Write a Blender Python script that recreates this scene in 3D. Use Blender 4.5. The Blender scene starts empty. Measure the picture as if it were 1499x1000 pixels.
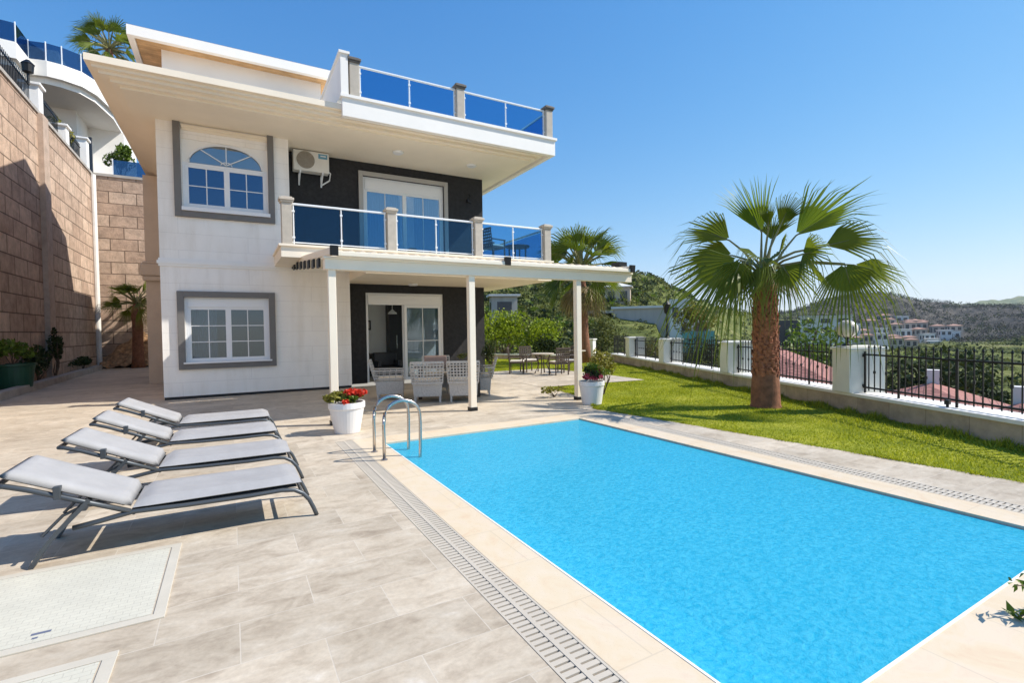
import bpy, math, random
import numpy as np
from mathutils import Matrix, Vector
R = math.radians
S = bpy.context.scene
COL = S.collection
rnd = random.Random(7)

# ------------------------------------------------------------------ camera
H = 1.65
F, YAW, PITCH, ROLL = 727.2228, 0.51394186, -0.02473754, -0.01536722
def cam_axes():
    cy, sy = math.cos(YAW), math.sin(YAW)
    f = np.array([sy*math.cos(PITCH), cy*math.cos(PITCH), math.sin(PITCH)])
    r = np.array([cy, -sy, 0.]); u = np.cross(r, f)
    r2 = r*math.cos(ROLL)+u*math.sin(ROLL); u2 = -r*math.sin(ROLL)+u*math.cos(ROLL)
    return r2, u2, f
AR, AU, AF = cam_axes()
def at(px, py, D):
    """point seen at photo pixel (px,py) at horizontal distance D from the viewpoint"""
    d = AR*((px-749.5)/F) - AU*((py-500)/F) + AF
    d = d/math.hypot(d[0], d[1])
    return np.array([0, 0, H])+d*D
cam_d = bpy.data.cameras.new('camera'); cam = bpy.data.objects.new('camera', cam_d); COL.objects.link(cam)
M = Matrix.Identity(4)
for i in range(3):
    M[i][0] = AR[i]; M[i][1] = AU[i]; M[i][2] = -AF[i]
M.translation = (0, 0, H)
cam.matrix_world = M
cam_d.sensor_width = 36; cam_d.lens = F/1499*36; cam_d.clip_start = .05; cam_d.clip_end = 8000
S.camera = cam

# ------------------------------------------------------------------ light
SUN_AZ = math.atan2(.905, -.425); SUN_EL = R(45)
w = bpy.data.worlds.new('World'); S.world = w; w.use_nodes = True
nt = w.node_tree; bg = nt.nodes['Background']
sky = nt.nodes.new('ShaderNodeTexSky'); sky.sky_type = 'NISHITA'; sky.sun_disc = False
sky.sun_elevation = SUN_EL; sky.sun_rotation = SUN_AZ
sky.air_density = 1.0; sky.dust_density = .1; sky.ozone_density = 3.0; sky.altitude = 100
hs = nt.nodes.new('ShaderNodeHueSaturation'); hs.inputs['Saturation'].default_value = 1.29
nt.links.new(sky.outputs[0], hs.inputs['Color'])
vm1 = nt.nodes.new('ShaderNodeVectorMath'); vm1.operation = 'MULTIPLY_ADD'; vm1.inputs[1].default_value = (.175, .175, .25); vm1.inputs[2].default_value = (1, 1, 1)
vm2 = nt.nodes.new('ShaderNodeVectorMath'); vm2.operation = 'DIVIDE'; vm3 = nt.nodes.new('ShaderNodeVectorMath'); vm3.operation = 'MULTIPLY'; vm3.inputs[1].default_value = (.95, .98, 1.36)
nt.links.new(hs.outputs[0], vm1.inputs[0]); nt.links.new(hs.outputs[0], vm2.inputs[0]); nt.links.new(vm1.outputs[0], vm2.inputs[1]); nt.links.new(vm2.outputs[0], vm3.inputs[0])
nt.links.new(vm3.outputs[0], bg.inputs['Color']); bg.inputs['Strength'].default_value = .15
sl = bpy.data.lights.new('sun', 'SUN'); sl.energy = 3.2; sl.angle = R(.53); sl.color = (1, .945, .86)
so = bpy.data.objects.new('sun', sl); COL.objects.link(so)
sd = Vector((math.sin(SUN_AZ)*math.cos(SUN_EL), math.cos(SUN_AZ)*math.cos(SUN_EL), math.sin(SUN_EL)))
so.rotation_euler = sd.to_track_quat('Z', 'Y').to_euler(); so.location = (20, -10, 30)
S.view_settings.view_transform = 'Standard'; S.view_settings.look = 'None'
S.view_settings.exposure = .96; S.view_settings.gamma = 1
try:
    S.cycles.max_bounces = 8; S.cycles.transparent_max_bounces = 24; S.cycles.caustics_reflective = False
    S.cycles.caustics_refractive = False; S.cycles.use_denoising = True; S.cycles.sample_clamp_indirect = 8
except Exception: pass

# ------------------------------------------------------------------ materials
def s2l(c):
    return tuple(((v/255)/12.92 if v/255 <= .04045 else (((v/255)+.055)/1.055)**2.4) for v in c)
class NT:
    def __init__(s, name):
        s.m = bpy.data.materials.new(name); s.m.use_nodes = True; s.t = s.m.node_tree
        s.b = s.t.nodes['Principled BSDF']; s.out = s.t.nodes['Material Output']
    def n(s, typ, **kw):
        nd = s.t.nodes.new('ShaderNode'+typ)
        for k, v in kw.items():
            if k.startswith('i_'):
                nd.inputs[k[2:].replace('_', ' ')].default_value = v
            else: setattr(nd, k, v)
        return nd
    def l(s, a, b): s.t.links.new(a, b)
    def coord(s, scale=(1, 1, 1)):
        tc = s.n('TexCoord'); mp = s.n('Mapping'); mp.inputs['Scale'].default_value = scale
        s.l(tc.outputs['Object'], mp.inputs['Vector']); return mp.outputs[0]
    def noise(s, vec, scale, detail=4, rough=.55):
        nd = s.n('TexNoise'); nd.inputs['Scale'].default_value = scale; nd.inputs['Detail'].default_value = detail
        nd.inputs['Roughness'].default_value = rough; s.l(vec, nd.inputs['Vector']); return nd
    def ramp(s, fac, stops):
        r = s.n('ValToRGB'); e = r.color_ramp.elements
        while len(e) < len(stops): e.new(.5)
        for i, (p, c) in enumerate(stops):
            e[i].position = p; e[i].color = tuple(c)+(1,) if len(c) == 3 else c
        s.l(fac, r.inputs[0]); return r.outputs[0]
    def mix(s, fac, a, b, mode='MIX'):
        m = s.n('MixRGB', blend_type=mode)
        for v, i in ((fac, 0), (a, 1), (b, 2)):
            if isinstance(v, (int, float)): m.inputs[i].default_value = v
            elif isinstance(v, tuple): m.inputs[i].default_value = v+(1,) if len(v) == 3 else v
            else: s.l(v, m.inputs[i])
        return m.outputs[0]
    def bump(s, h, strength, dist=.02):
        b = s.n('Bump'); b.inputs['Strength'].default_value = strength; b.inputs['Distance'].default_value = dist
        s.l(h, b.inputs['Height']); s.l(b.outputs[0], s.b.inputs['Normal']); return b
def mul(c, k): return tuple(min(1, v*k) for v in c)
def plain(name, col, rough=.55, metal=0., var=.08, vs=3., bump=.0, bs=60., spec=.5, stretch=(1, 1, 1)):
    t = NT(name); v = t.coord(stretch)
    n1 = t.noise(v, vs, 6, .62)
    c = t.ramp(n1.outputs[0], [(.3, mul(col, 1-var)), (.7, mul(col, 1+var))])
    t.l(c, t.b.inputs['Base Color'])
    t.b.inputs['Roughness'].default_value = rough; t.b.inputs['Metallic'].default_value = metal
    t.b.inputs['Specular IOR Level'].default_value = spec
    if bump:
        n2 = t.noise(v, bs, 4); t.bump(n2.outputs[0], bump, .01)
    return t.m
def glass(name, tint, r0=.05, gcol=(1, 1, 1), rough=.0):
    t = NT(name)
    lw = t.n('LayerWeight'); lw.inputs['Blend'].default_value = .5
    p = t.n('Math', operation='POWER'); t.l(lw.outputs['Facing'], p.inputs[0]); p.inputs[1].default_value = 4
    ma = t.n('Math', operation='MULTIPLY_ADD'); t.l(p.outputs[0], ma.inputs[0]); ma.inputs[1].default_value = 1-r0; ma.inputs[2].default_value = r0
    tr = t.n('BsdfTransparent'); tr.inputs[0].default_value = tint+(1,)
    gl = t.n('BsdfGlossy'); gl.inputs['Color'].default_value = gcol+(1,); gl.inputs['Roughness'].default_value = rough
    mx = t.n('MixShader'); t.l(ma.outputs[0], mx.inputs[0]); t.l(tr.outputs[0], mx.inputs[1]); t.l(gl.outputs[0], mx.inputs[2])
    t.l(mx.outputs[0], t.out.inputs['Surface']); return t.m
def blocks(name, c1, c2, cm, bw, bh, mort, rough=.85, bump=.6, horizontal=False, nscale=6., nvar=.25, big=.0, bdist=.02):
    """coursed blocks / tiles; walls use (x+y, z), floors (x, y)"""
    t = NT(name); tc = t.n('TexCoord'); sep = t.n('SeparateXYZ'); t.l(tc.outputs['Object'], sep.inputs[0])
    cmb = t.n('CombineXYZ')
    if horizontal:
        t.l(sep.outputs[0], cmb.inputs[0]); t.l(sep.outputs[1], cmb.inputs[1])
    else:
        ad = t.n('Math', operation='ADD'); t.l(sep.outputs[0], ad.inputs[0]); t.l(sep.outputs[1], ad.inputs[1])
        t.l(ad.outputs[0], cmb.inputs[0]); t.l(sep.outputs[2], cmb.inputs[1])
    br = t.n('TexBrick'); t.l(cmb.outputs[0], br.inputs['Vector'])
    br.inputs['Color1'].default_value = c1+(1,); br.inputs['Color2'].default_value = c2+(1,); br.inputs['Mortar'].default_value = cm+(1,)
    br.inputs['Scale'].default_value = 1; br.inputs['Brick Width'].default_value = bw; br.inputs['Row Height'].default_value = bh
    br.inputs['Mortar Size'].default_value = mort; br.inputs['Mortar Smooth'].default_value = .2
    n1 = t.noise(tc.outputs['Object'], nscale, 6, .65)
    v = t.ramp(n1.outputs[0], [(.3, (1-nvar,)*3), (.7, (1+nvar,)*3)])
    c = t.mix(1., br.outputs['Color'], v, 'MULTIPLY')
    if name == 'white_cladding':
        mp = t.n('Mapping'); mp.inputs['Scale'].default_value = (1, 1, .12); t.l(tc.outputs['Object'], mp.inputs['Vector']); n4 = t.noise(mp.outputs[0], 2.6, 6, .7)
        c = t.mix(1., c, t.ramp(n4.outputs[0], [(.30, (.90, .885, .86)), (.52, (1, 1, 1))]), 'MULTIPLY')
    if big:
        n2 = t.noise(tc.outputs['Object'], .35, 4, .6)
        c = t.mix(1., c, t.ramp(n2.outputs[0], [(.35, (1-big,)*3), (.65, (1, 1, 1))]), 'MULTIPLY')
    t.l(c, t.b.inputs['Base Color']); t.b.inputs['Roughness'].default_value = rough; t.b.inputs['Specular IOR Level'].default_value = .25
    inv = t.n('Math', operation='MULTIPLY_ADD'); t.l(br.outputs['Fac'], inv.inputs[0]); inv.inputs[1].default_value = -1.0
    n3 = t.noise(tc.outputs['Object'], nscale*4, 5, .7); t.l(n3.outputs[0], inv.inputs[2])
    t.bump(inv.outputs[0], bump, bdist); return t.m
def leafmat(name, dark, light, trans=.3, rough=.5, pat=1.5):
    t = NT(name); v = t.coord()
    g = t.n('NewGeometry'); n1 = t.noise(v, pat, 3)
    ad = t.n('Math', operation='MULTIPLY_ADD'); t.l(g.outputs['Random Per Island'], ad.inputs[0]); ad.inputs[1].default_value = .55
    mm = t.n('Math', operation='MULTIPLY'); t.l(n1.outputs[0], mm.inputs[0]); mm.inputs[1].default_value = .5; t.l(mm.outputs[0], ad.inputs[2])
    c = t.ramp(ad.outputs[0], [(.15, dark), (.85, light)])
    t.l(c, t.b.inputs['Base Color']); t.b.inputs['Roughness'].default_value = rough; t.b.inputs['Specular IOR Level'].default_value = .22
    tl = t.n('BsdfTranslucent'); t.l(t.mix(1., c, (1.0, 1.0, .45), 'MULTIPLY'), tl.inputs[0])
    mx = t.n('MixShader'); mx.inputs[0].default_value = trans
    t.l(t.b.outputs[0], mx.inputs[1]); t.l(tl.outputs[0], mx.inputs[2]); t.l(mx.outputs[0], t.out.inputs['Surface']); return t.m

MAT = {}
MAT['white'] = plain('white_paint', (.89, .86, .81), .6, var=.03, vs=1.2, bump=.05)
MAT['upvc'] = plain('white_plastic', (.82, .82, .82), .3, var=.01)
MAT['cream'] = plain('cream_soffit', (.90, .80, .65), .7, var=.04, vs=1.)
MAT['pergola'] = plain('pergola_paint', (.90, .79, .63), .45, var=.03, vs=2)
MAT['clad'] = blocks('white_cladding', (.94, .90, .84), (.93, .885, .825), (.78, .74, .69), 3.1, .42, .005, .6, .2, nscale=2., nvar=.03, bdist=.005)
MAT['grey_trim'] = plain('grey_trim', (.17, .16, .15), .6, var=.06)
MAT['lgrey_trim'] = plain('light_grey_trim', (.42, .40, .37), .6, var=.05)
MAT['black_wall'] = plain('dark_textured_wall', (.016, .015, .016), .75, var=.5, vs=9, bump=.6, bs=45)
MAT['newel'] = plain('taupe_stone', (.47, .42, .35), .7, var=.1, vs=8)
MAT['newel_cap_dark'] = plain('dark_stone_cap', (.13, .115, .10), .7, var=.15, vs=8)
MAT['newel_cap'] = plain('stone_cap', (.52, .46, .38), .7, var=.1, vs=8)
MAT['alu'] = plain('white_rail', (.80, .82, .84), .3, var=.02)
MAT['rail_glass'] = glass('blue_tinted_glass', (.44, .67, .83), .05, (.45, .66, .90))
def cloth(name, col, trans):
    t = NT(name); t.b.inputs['Base Color'].default_value = col+(1,); t.b.inputs['Roughness'].default_value = .8
    tl = t.n('BsdfTranslucent'); tl.inputs[0].default_value = col+(1,); mx = t.n('MixShader'); mx.inputs[0].default_value = trans
    t.l(t.b.outputs[0], mx.inputs[1]); t.l(tl.outputs[0], mx.inputs[2]); t.l(mx.outputs[0], t.out.inputs['Surface']); return t.m
MAT['fabric_roof'] = cloth('awning_fabric', (.86, .79, .67), .35)
MAT['win_glass'] = glass('window_glass', (.50, .58, .64), .10, (.85, .93, 1.))
MAT['win_blue'] = glass('blue_window_glass', (.22, .32, .42), .26, (.30, .46, .70))
MAT['win_frost'] = glass('pale_window_glass', (.60, .64, .68), .30, (.72, .80, .88))
MAT['wood_soffit'] = blocks('wood_soffit', (.62, .40, .21), (.50, .31, .15), (.30, .18, .09), 5., .13, .004, .6, .3, horizontal=True, nscale=3)
MAT['bay'] = plain('beige_render', (.62, .50, .38), .8, var=.07, vs=2, bump=.2)
MAT['black_metal'] = plain('black_iron', (.012, .012, .013), .45, .3, var=.1)
MAT['charcoal'] = plain('charcoal_metal', (.085, .095, .105), .42, .5, var=.1)
MAT['steel'] = plain('stainless_steel', (.56, .51, .46), .26, 1., var=.03)
MAT['cushion'] = plain('grey_fabric', (.355, .345, .34), .9, var=.08, vs=5, bump=.25, bs=220)
MAT['stone_wall'] = blocks('retaining_blocks', (.64, .48, .36), (.48, .34, .25), (.20, .145, .105), 1.15, .60, .022, .92, .7, nscale=3.2, nvar=.25, big=.18, bdist=.04)
MAT['stone_pier'] = plain('rough_stone', (.47, .36, .28), .92, var=.2, vs=3, bump=.7, bs=14)
MAT['concrete'] = plain('grey_concrete', (.40, .37, .33), .85, var=.2, vs=2.5, bump=.3, bs=30)
MAT['lowwall'] = blocks('stone_low_wall', (.50, .40, .29), (.41, .32, .23), (.28, .21, .15), .9, .5, .006, .85, .5, nscale=3, nvar=.25)
MAT['wallcap'] = plain('white_stone_cap', (.80, .77, .71), .7, var=.07, vs=4)
MAT['pillar'] = plain('pillar_paint', (.80, .77, .68), .75, var=.06, vs=2.5, bump=.15)
MAT['pot'] = plain('white_pot', (.80, .77, .74), .45, var=.03)
MAT['bin'] = plain('green_plastic', (.010, .070, .038), .4, var=.15)
MAT['soil'] = plain('dark_soil', (.045, .033, .024), .95, var=.5, vs=6, bump=.8, bs=20)
MAT['wicker'] = plain('grey_wicker', (.52, .49, .45), .8, var=.2, vs=35, bump=.7, bs=90)
MAT['dark_wicker'] = plain('brown_wicker', (.085, .060, .045), .7, var=.3, vs=30, bump=.5, bs=90)
MAT['pink_cushion'] = plain('dusty_pink_fabric', (.50, .35, .30), .9, var=.1)
MAT['cream_cushion'] = plain('cream_fabric', (.72, .66, .58), .9, var=.06)
MAT['table_dark'] = plain('dark_table_top', (.10, .085, .075), .35, var=.1)
MAT['table_stone'] = plain('pale_table_top', (.50, .42, .32), .5, var=.15, vs=12)
MAT['hatch_frame'] = plain('hatch_frame', (.55, .50, .41), .7, var=.07, vs=4)
MAT['hatch'] = blocks('hatch_lid', (.60, .57, .47), (.575, .545, .45), (.49, .46, .38), .075, .0375, .0022, .55, .35, horizontal=True, nscale=3, nvar=.06, bdist=.004)
MAT['ink'] = plain('blue_grey_print', (.13, .15, .22), .6)
MAT['gap'] = plain('dark_gap', (.44, .375, .30), .9)
MAT['grate'] = plain('cream_grating', (.52, .46, .375), .6, var=.05)
MAT['ac'] = plain('aged_white_plastic', (.76, .73, .67), .45, var=.04)
MAT['ac_grille'] = plain('fan_grille', (.30, .26, .21), .5, var=.2, vs=30)
MAT['ac_label'] = plain('blue_label', (.12, .32, .46), .4)
MAT['globe'] = plain('opal_globe', (.72, .64, .55), .25, var=.05)
MAT['red_flower'] = leafmat('red_petals', (.50, .025, .015), (.80, .09, .05), .25, pat=9)
MAT['burgundy_flower'] = leafmat('burgundy_petals', (.22, .02, .05), (.62, .10, .16), .2, pat=9)
MAT['palm_leaf'] = leafmat('palm_leaf', (.045, .085, .016), (.25, .29, .040), .42, .42, 1.6)
MAT['palm_leaf_young'] = leafmat('young_palm_leaf', (.13, .20, .022), (.26, .33, .04), .45, .42, .9)
MAT['sling'] = plain('dark_sling', (.03, .03, .032), .9)
MAT['petiole'] = plain('palm_petiole', (.20, .19, .07), .55, var=.3, vs=5)
MAT['trunk'] = plain('palm_bark', (.25, .105, .052), .9, var=.35, vs=9, bump=.8, bs=22)
MAT['boots'] = plain('palm_leaf_bases', (.33, .125, .062), .85, var=.5, vs=11, bump=.6, bs=40)
MAT['dead_leaf'] = leafmat('dry_palm_leaf', (.16, .115, .05), (.36, .28, .13), .2)
MAT['dry_straw'] = plain('dry_leaf_litter', (.42, .25, .13), .95, var=.6, vs=6, bump=.9, bs=15)
MAT['leaf'] = leafmat('green_leaves', (.045, .09, .012), (.20, .28, .035), .3, pat=.8)
MAT['leaf_bright'] = leafmat('bright_hedge_leaves', (.075, .14, .010), (.42, .50, .040), .38, pat=.9)
MAT['leaf_dark'] = leafmat('dark_leaves', (.013, .026, .008), (.065, .090, .026), .15, .8, .8)
MAT['leaf_olive'] = leafmat('olive_leaves', (.060, .075, .022), (.22, .23, .075), .25, .75, .4)
MAT['leaf_yellow'] = leafmat('yellowish_leaves', (.12, .12, .025), (.33, .30, .06), .25, pat=.8)
MAT['grass'] = leafmat('grass_blades', (.17, .23, .012), (.56, .56, .06), .4, .7, 1.6)
MAT['bark'] = plain('brown_bark', (.13, .09, .06), .9, var=.3, vs=8, bump=.6)
MAT['roof_tile'] = blocks('red_roof_tiles', (.42, .19, .15), (.35, .15, .12), (.18, .08, .07), .30, .34, .03, .8, .6, horizontal=True, nscale=1.5, nvar=.2)
MAT['far_white'] = plain('far_white_wall', (.72, .69, .65), .8, var=.08, vs=.4)
MAT['far_tan'] = plain('far_tan_wall', (.52, .41, .32), .8, var=.1, vs=.4)
MAT['far_grey'] = plain('grey_boards', (.50, .44, .38), .8, var=.12, vs=.5, stretch=(3, 3, .3))
MAT['far_roof'] = plain('far_terracotta', (.40, .22, .16), .85, var=.15, vs=.5)
MAT['far_window'] = plain('dark_window', (.03, .035, .045), .2, var=.2)
MAT['teal'] = plain('teal_screen', (.13, .36, .34), .6)
MAT['int_white'] = plain('interior_white', (.90, .89, .86), .7, var=.02)
MAT['int_floor'] = plain('interior_floor', (.66, .61, .54), .3, var=.08)
MAT['int_dark'] = plain('dark_furniture', (.022, .021, .023), .4, var=.2)
MAT['curtain'] = plain('white_curtain', (.74, .75, .77), .9, var=.04)

def paving_mat():
    t = NT('stone_paving'); tc = t.n('TexCoord'); vec = tc.outputs['Object']
    br = t.n('TexBrick'); t.l(vec, br.inputs['Vector'])
    br.inputs['Color1'].default_value = (0, 0, 0, 1); br.inputs['Color2'].default_value = (1, 1, 1, 1); br.inputs['Mortar'].default_value = (.5, .5, .5, 1)
    br.inputs['Scale'].default_value = 1; br.inputs['Brick Width'].default_value = .80; br.inputs['Row Height'].default_value = .40
    br.inputs['Mortar Size'].default_value = .0035; br.inputs['Mortar Smooth'].default_value = .3
    tile = t.n('RGBToBW'); t.l(br.outputs['Color'], tile.inputs[0])
    mp = t.n('Mapping'); mp.inputs['Scale'].default_value = (1.2, 2.2, 1); mp.inputs['Rotation'].default_value = (0, 0, R(14)); t.l(vec, mp.inputs['Vector'])
    n = t.n('TexNoise', noise_dimensions='4D'); t.l(mp.outputs[0], n.inputs['Vector'])
    wv = t.n('Math', operation='MULTIPLY'); t.l(tile.outputs[0], wv.inputs[0]); wv.inputs[1].default_value = 13.
    t.l(wv.outputs[0], n.inputs['W']); n.inputs['Scale'].default_value = 2.6; n.inputs['Detail'].default_value = 8; n.inputs['Roughness'].default_value = .62
    n.inputs['Distortion'].default_value = 1.1
    c = t.ramp(n.outputs[0], [(.22, (.33, .265, .20)), (.38, (.46, .385, .295)), (.50, (.555, .475, .37)), (.62, (.60, .525, .42)), (.78, (.69, .63, .545))])
    n2 = t.noise(vec, 28, 4, .7); n5 = t.noise(vec, .7, 5, .7)
    c = t.mix(1., c, t.ramp(n2.outputs[0], [(.3, (.88, .88, .88)), (.7, (1.06, 1.06, 1.06))]), 'MULTIPLY')
    c = t.mix(1., c, t.ramp(n5.outputs[0], [(.35, (.86, .85, .83)), (.6, (1.05, 1.05, 1.05))]), 'MULTIPLY')
    c = t.mix(1., c, t.ramp(tile.outputs[0], [(0, (.88, .87, .86)), (1, (1.07, 1.06, 1.05))]), 'MULTIPLY')
    gf = t.n('Math', operation='MULTIPLY'); t.l(br.outputs['Fac'], gf.inputs[0]); gf.inputs[1].default_value = .55
    c = t.mix(gf.outputs[0], c, (.62, .56, .47))
    t.l(c, t.b.inputs['Base Color']); t.b.inputs['Roughness'].default_value = .55; t.b.inputs['Specular IOR Level'].default_value = .3
    inv = t.n('Math', operation='MULTIPLY_ADD'); t.l(br.outputs['Fac'], inv.inputs[0]); inv.inputs[1].default_value = -.8; t.l(n.outputs[0], inv.inputs[2])
    t.bump(inv.outputs[0], .25, .006); return t.m
MAT['paving'] = paving_mat()
def coping_mat():
    t = NT('travertine_coping'); tc = t.n('TexCoord'); vec = tc.outputs['Object']
    br = t.n('TexBrick'); t.l(vec, br.inputs['Vector'])
    br.inputs['Color1'].default_value = (.67, .53, .37, 1); br.inputs['Color2'].default_value = (.68, .57, .42, 1); br.inputs['Mortar'].default_value = (.50, .40, .29, 1)
    br.inputs['Scale'].default_value = 1; br.inputs['Brick Width'].default_value = .6; br.inputs['Row Height'].default_value = .6; br.inputs['Mortar Size'].default_value = .0045
    n = t.noise(vec, 3.2, 6, .65); n.inputs['Distortion'].default_value = 1.2
    c = t.mix(.55, br.outputs['Color'], t.ramp(n.outputs[0], [(.28, (.62, .42, .27)), (.45, (.66, .54, .37)), (.60, (.68, .58, .45)), (.8, (.62, .44, .32))]))
    t.l(c, t.b.inputs['Base Color']); t.b.inputs['Roughness'].default_value = .5; t.b.inputs['Specular IOR Level'].default_value = .3
    n3 = t.noise(vec, 40, 4); t.bump(n3.outputs[0], .15, .004); return t.m
MAT['coping'] = coping_mat()
def pool_tile():
    t = NT('pool_mosaic'); tc = t.n('TexCoord'); vec = tc.outputs['Object']
    v = t.n('TexVoronoi'); v.inputs['Scale'].default_value = 26; t.l(vec, v.inputs['Vector'])
    bw = t.n('RGBToBW'); t.l(v.outputs['Color'], bw.inputs[0])
    c = t.ramp(bw.outputs[0], [(.2, (.06, .46, .72)), (.8, (.18, .66, .88))])
    t.l(c, t.b.inputs['Base Color']); t.b.inputs['Roughness'].default_value = .4; return t.m
MAT['pool_tile'] = pool_tile()
def water_mat():
    t = NT('pool_water'); tc = t.n('TexCoord'); vec = tc.outputs['Object']
    mp = t.n('Mapping'); mp.inputs['Scale'].default_value = (1, 1.25, 1); t.l(vec, mp.inputs['Vector'])
    n1 = t.noise(mp.outputs[0], 25, 4, .68); n1.inputs['Distortion'].default_value = .4
    n2 = t.noise(mp.outputs[0], 30, 2, .5)
    ad = t.n('Math', operation='MULTIPLY_ADD'); t.l(n2.outputs[0], ad.inputs[0]); ad.inputs[1].default_value = .25; t.l(n1.outputs[0], ad.inputs[2])
    bp = t.n('Bump'); bp.inputs['Strength'].default_value = .45; bp.inputs['Distance'].default_value = .02; t.l(ad.outputs[0], bp.inputs['Height'])
    lw = t.n('LayerWeight'); lw.inputs['Blend'].default_value = .5; t.l(bp.outputs[0], lw.inputs['Normal'])
    p = t.n('Math', operation='POWER'); t.l(lw.outputs['Facing'], p.inputs[0]); p.inputs[1].default_value = 5
    ma = t.n('Math', operation='MULTIPLY_ADD'); t.l(p.outputs[0], ma.inputs[0]); ma.inputs[1].default_value = .55; ma.inputs[2].default_value = .02
    tr = t.n('BsdfTransparent'); tr.inputs[0].default_value = (.36, .84, .98, 1)
    df = t.n('BsdfDiffuse'); t.l(bp.outputs[0], df.inputs['Normal'])
    t.l(t.ramp(n1.outputs[0], [(.34, (.022, .42, .64)), (.66, (.080, .56, .77))]), df.inputs[0])  # light and dark of the ripples painted into the diffuse colour
    m1 = t.n('MixShader'); m1.inputs[0].default_value = .74; t.l(tr.outputs[0], m1.inputs[1]); t.l(df.outputs[0], m1.inputs[2])
    gl = t.n('BsdfGlossy'); gl.inputs['Roughness'].default_value = .03; t.l(bp.outputs[0], gl.inputs['Normal']); gl.inputs['Color'].default_value = (.6, .85, .92, 1)
    mx = t.n('MixShader'); t.l(ma.outputs[0], mx.inputs[0]); t.l(m1.outputs[0], mx.inputs[1]); t.l(gl.outputs[0], mx.inputs[2])
    t.l(mx.outputs[0], t.out.inputs['Surface']); return t.m
MAT['water'] = water_mat()
def grass_mat():
    m = leafmat('grass_blades', (.20, .26, .014), (.52, .54, .05), .4, .7, .8); t = m.node_tree
    return m
def lawn_mat():
    t = NT('lawn_soil'); tc = t.n('TexCoord'); vec = tc.outputs['Object']
    n = t.noise(vec, 1.3, 5); n2 = t.noise(vec, 45, 4, .7)
    a = t.mix(.45, n.outputs[0], n2.outputs[0])
    c = t.ramp(a, [(.34, (.10, .13, .012)), (.48, (.25, .28, .024)), (.58, (.36, .36, .04)), (.70, (.46, .42, .10))])
    t.l(c, t.b.inputs['Base Color']); t.b.inputs['Roughness'].default_value = .9; t.b.inputs['Specular IOR Level'].default_value = .1
    t.bump(n2.outputs[0], .8, .02); return t.m
MAT['lawn'] = lawn_mat()
def terrain_mat():
    t = NT('scrub_hillside'); tc = t.n('TexCoord'); vec = tc.outputs['Object']
    at_ = t.n('Attribute', attribute_name='burnt'); fd = t.n('Attribute', attribute_name='meadow')
    n = t.noise(vec, .05, 6, .65); n2 = t.noise(vec, .35, 6, .7)
    a = t.mix(.5, n.outputs[0], n2.outputs[0])
    green = t.ramp(a, [(.36, (.050, .064, .020)), (.47, (.11, .13, .036)), (.55, (.19, .20, .060)), (.66, (.36, .29, .18))])
    burnt = t.ramp(a, [(.38, (.040, .038, .034)), (.48, (.085, .078, .068)), (.58, (.16, .14, .115)), (.70, (.27, .23, .19))])
    c = t.mix(at_.outputs['Fac'], t.mix(fd.outputs['Fac'], green, t.ramp(a, [(.4, (.10, .16, .025)), (.6, (.24, .30, .06))])), burnt)
    t.l(c, t.b.inputs['Base Color']); t.b.inputs['Roughness'].default_value = .95; t.b.inputs['Specular IOR Level'].default_value = .05
    t.bump(n2.outputs[0], .8, 1.5); return t.m
MAT['terrain'] = terrain_mat()
MAT['burnt_tree'] = leafmat('burnt_scrub', (.035, .033, .028), (.105, .095, .078), .1, .9, .05)
MAT['far_scrub'] = leafmat('far_scrub', (.035, .050, .020), (.11, .125, .045), .15, .9, .05)

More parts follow.
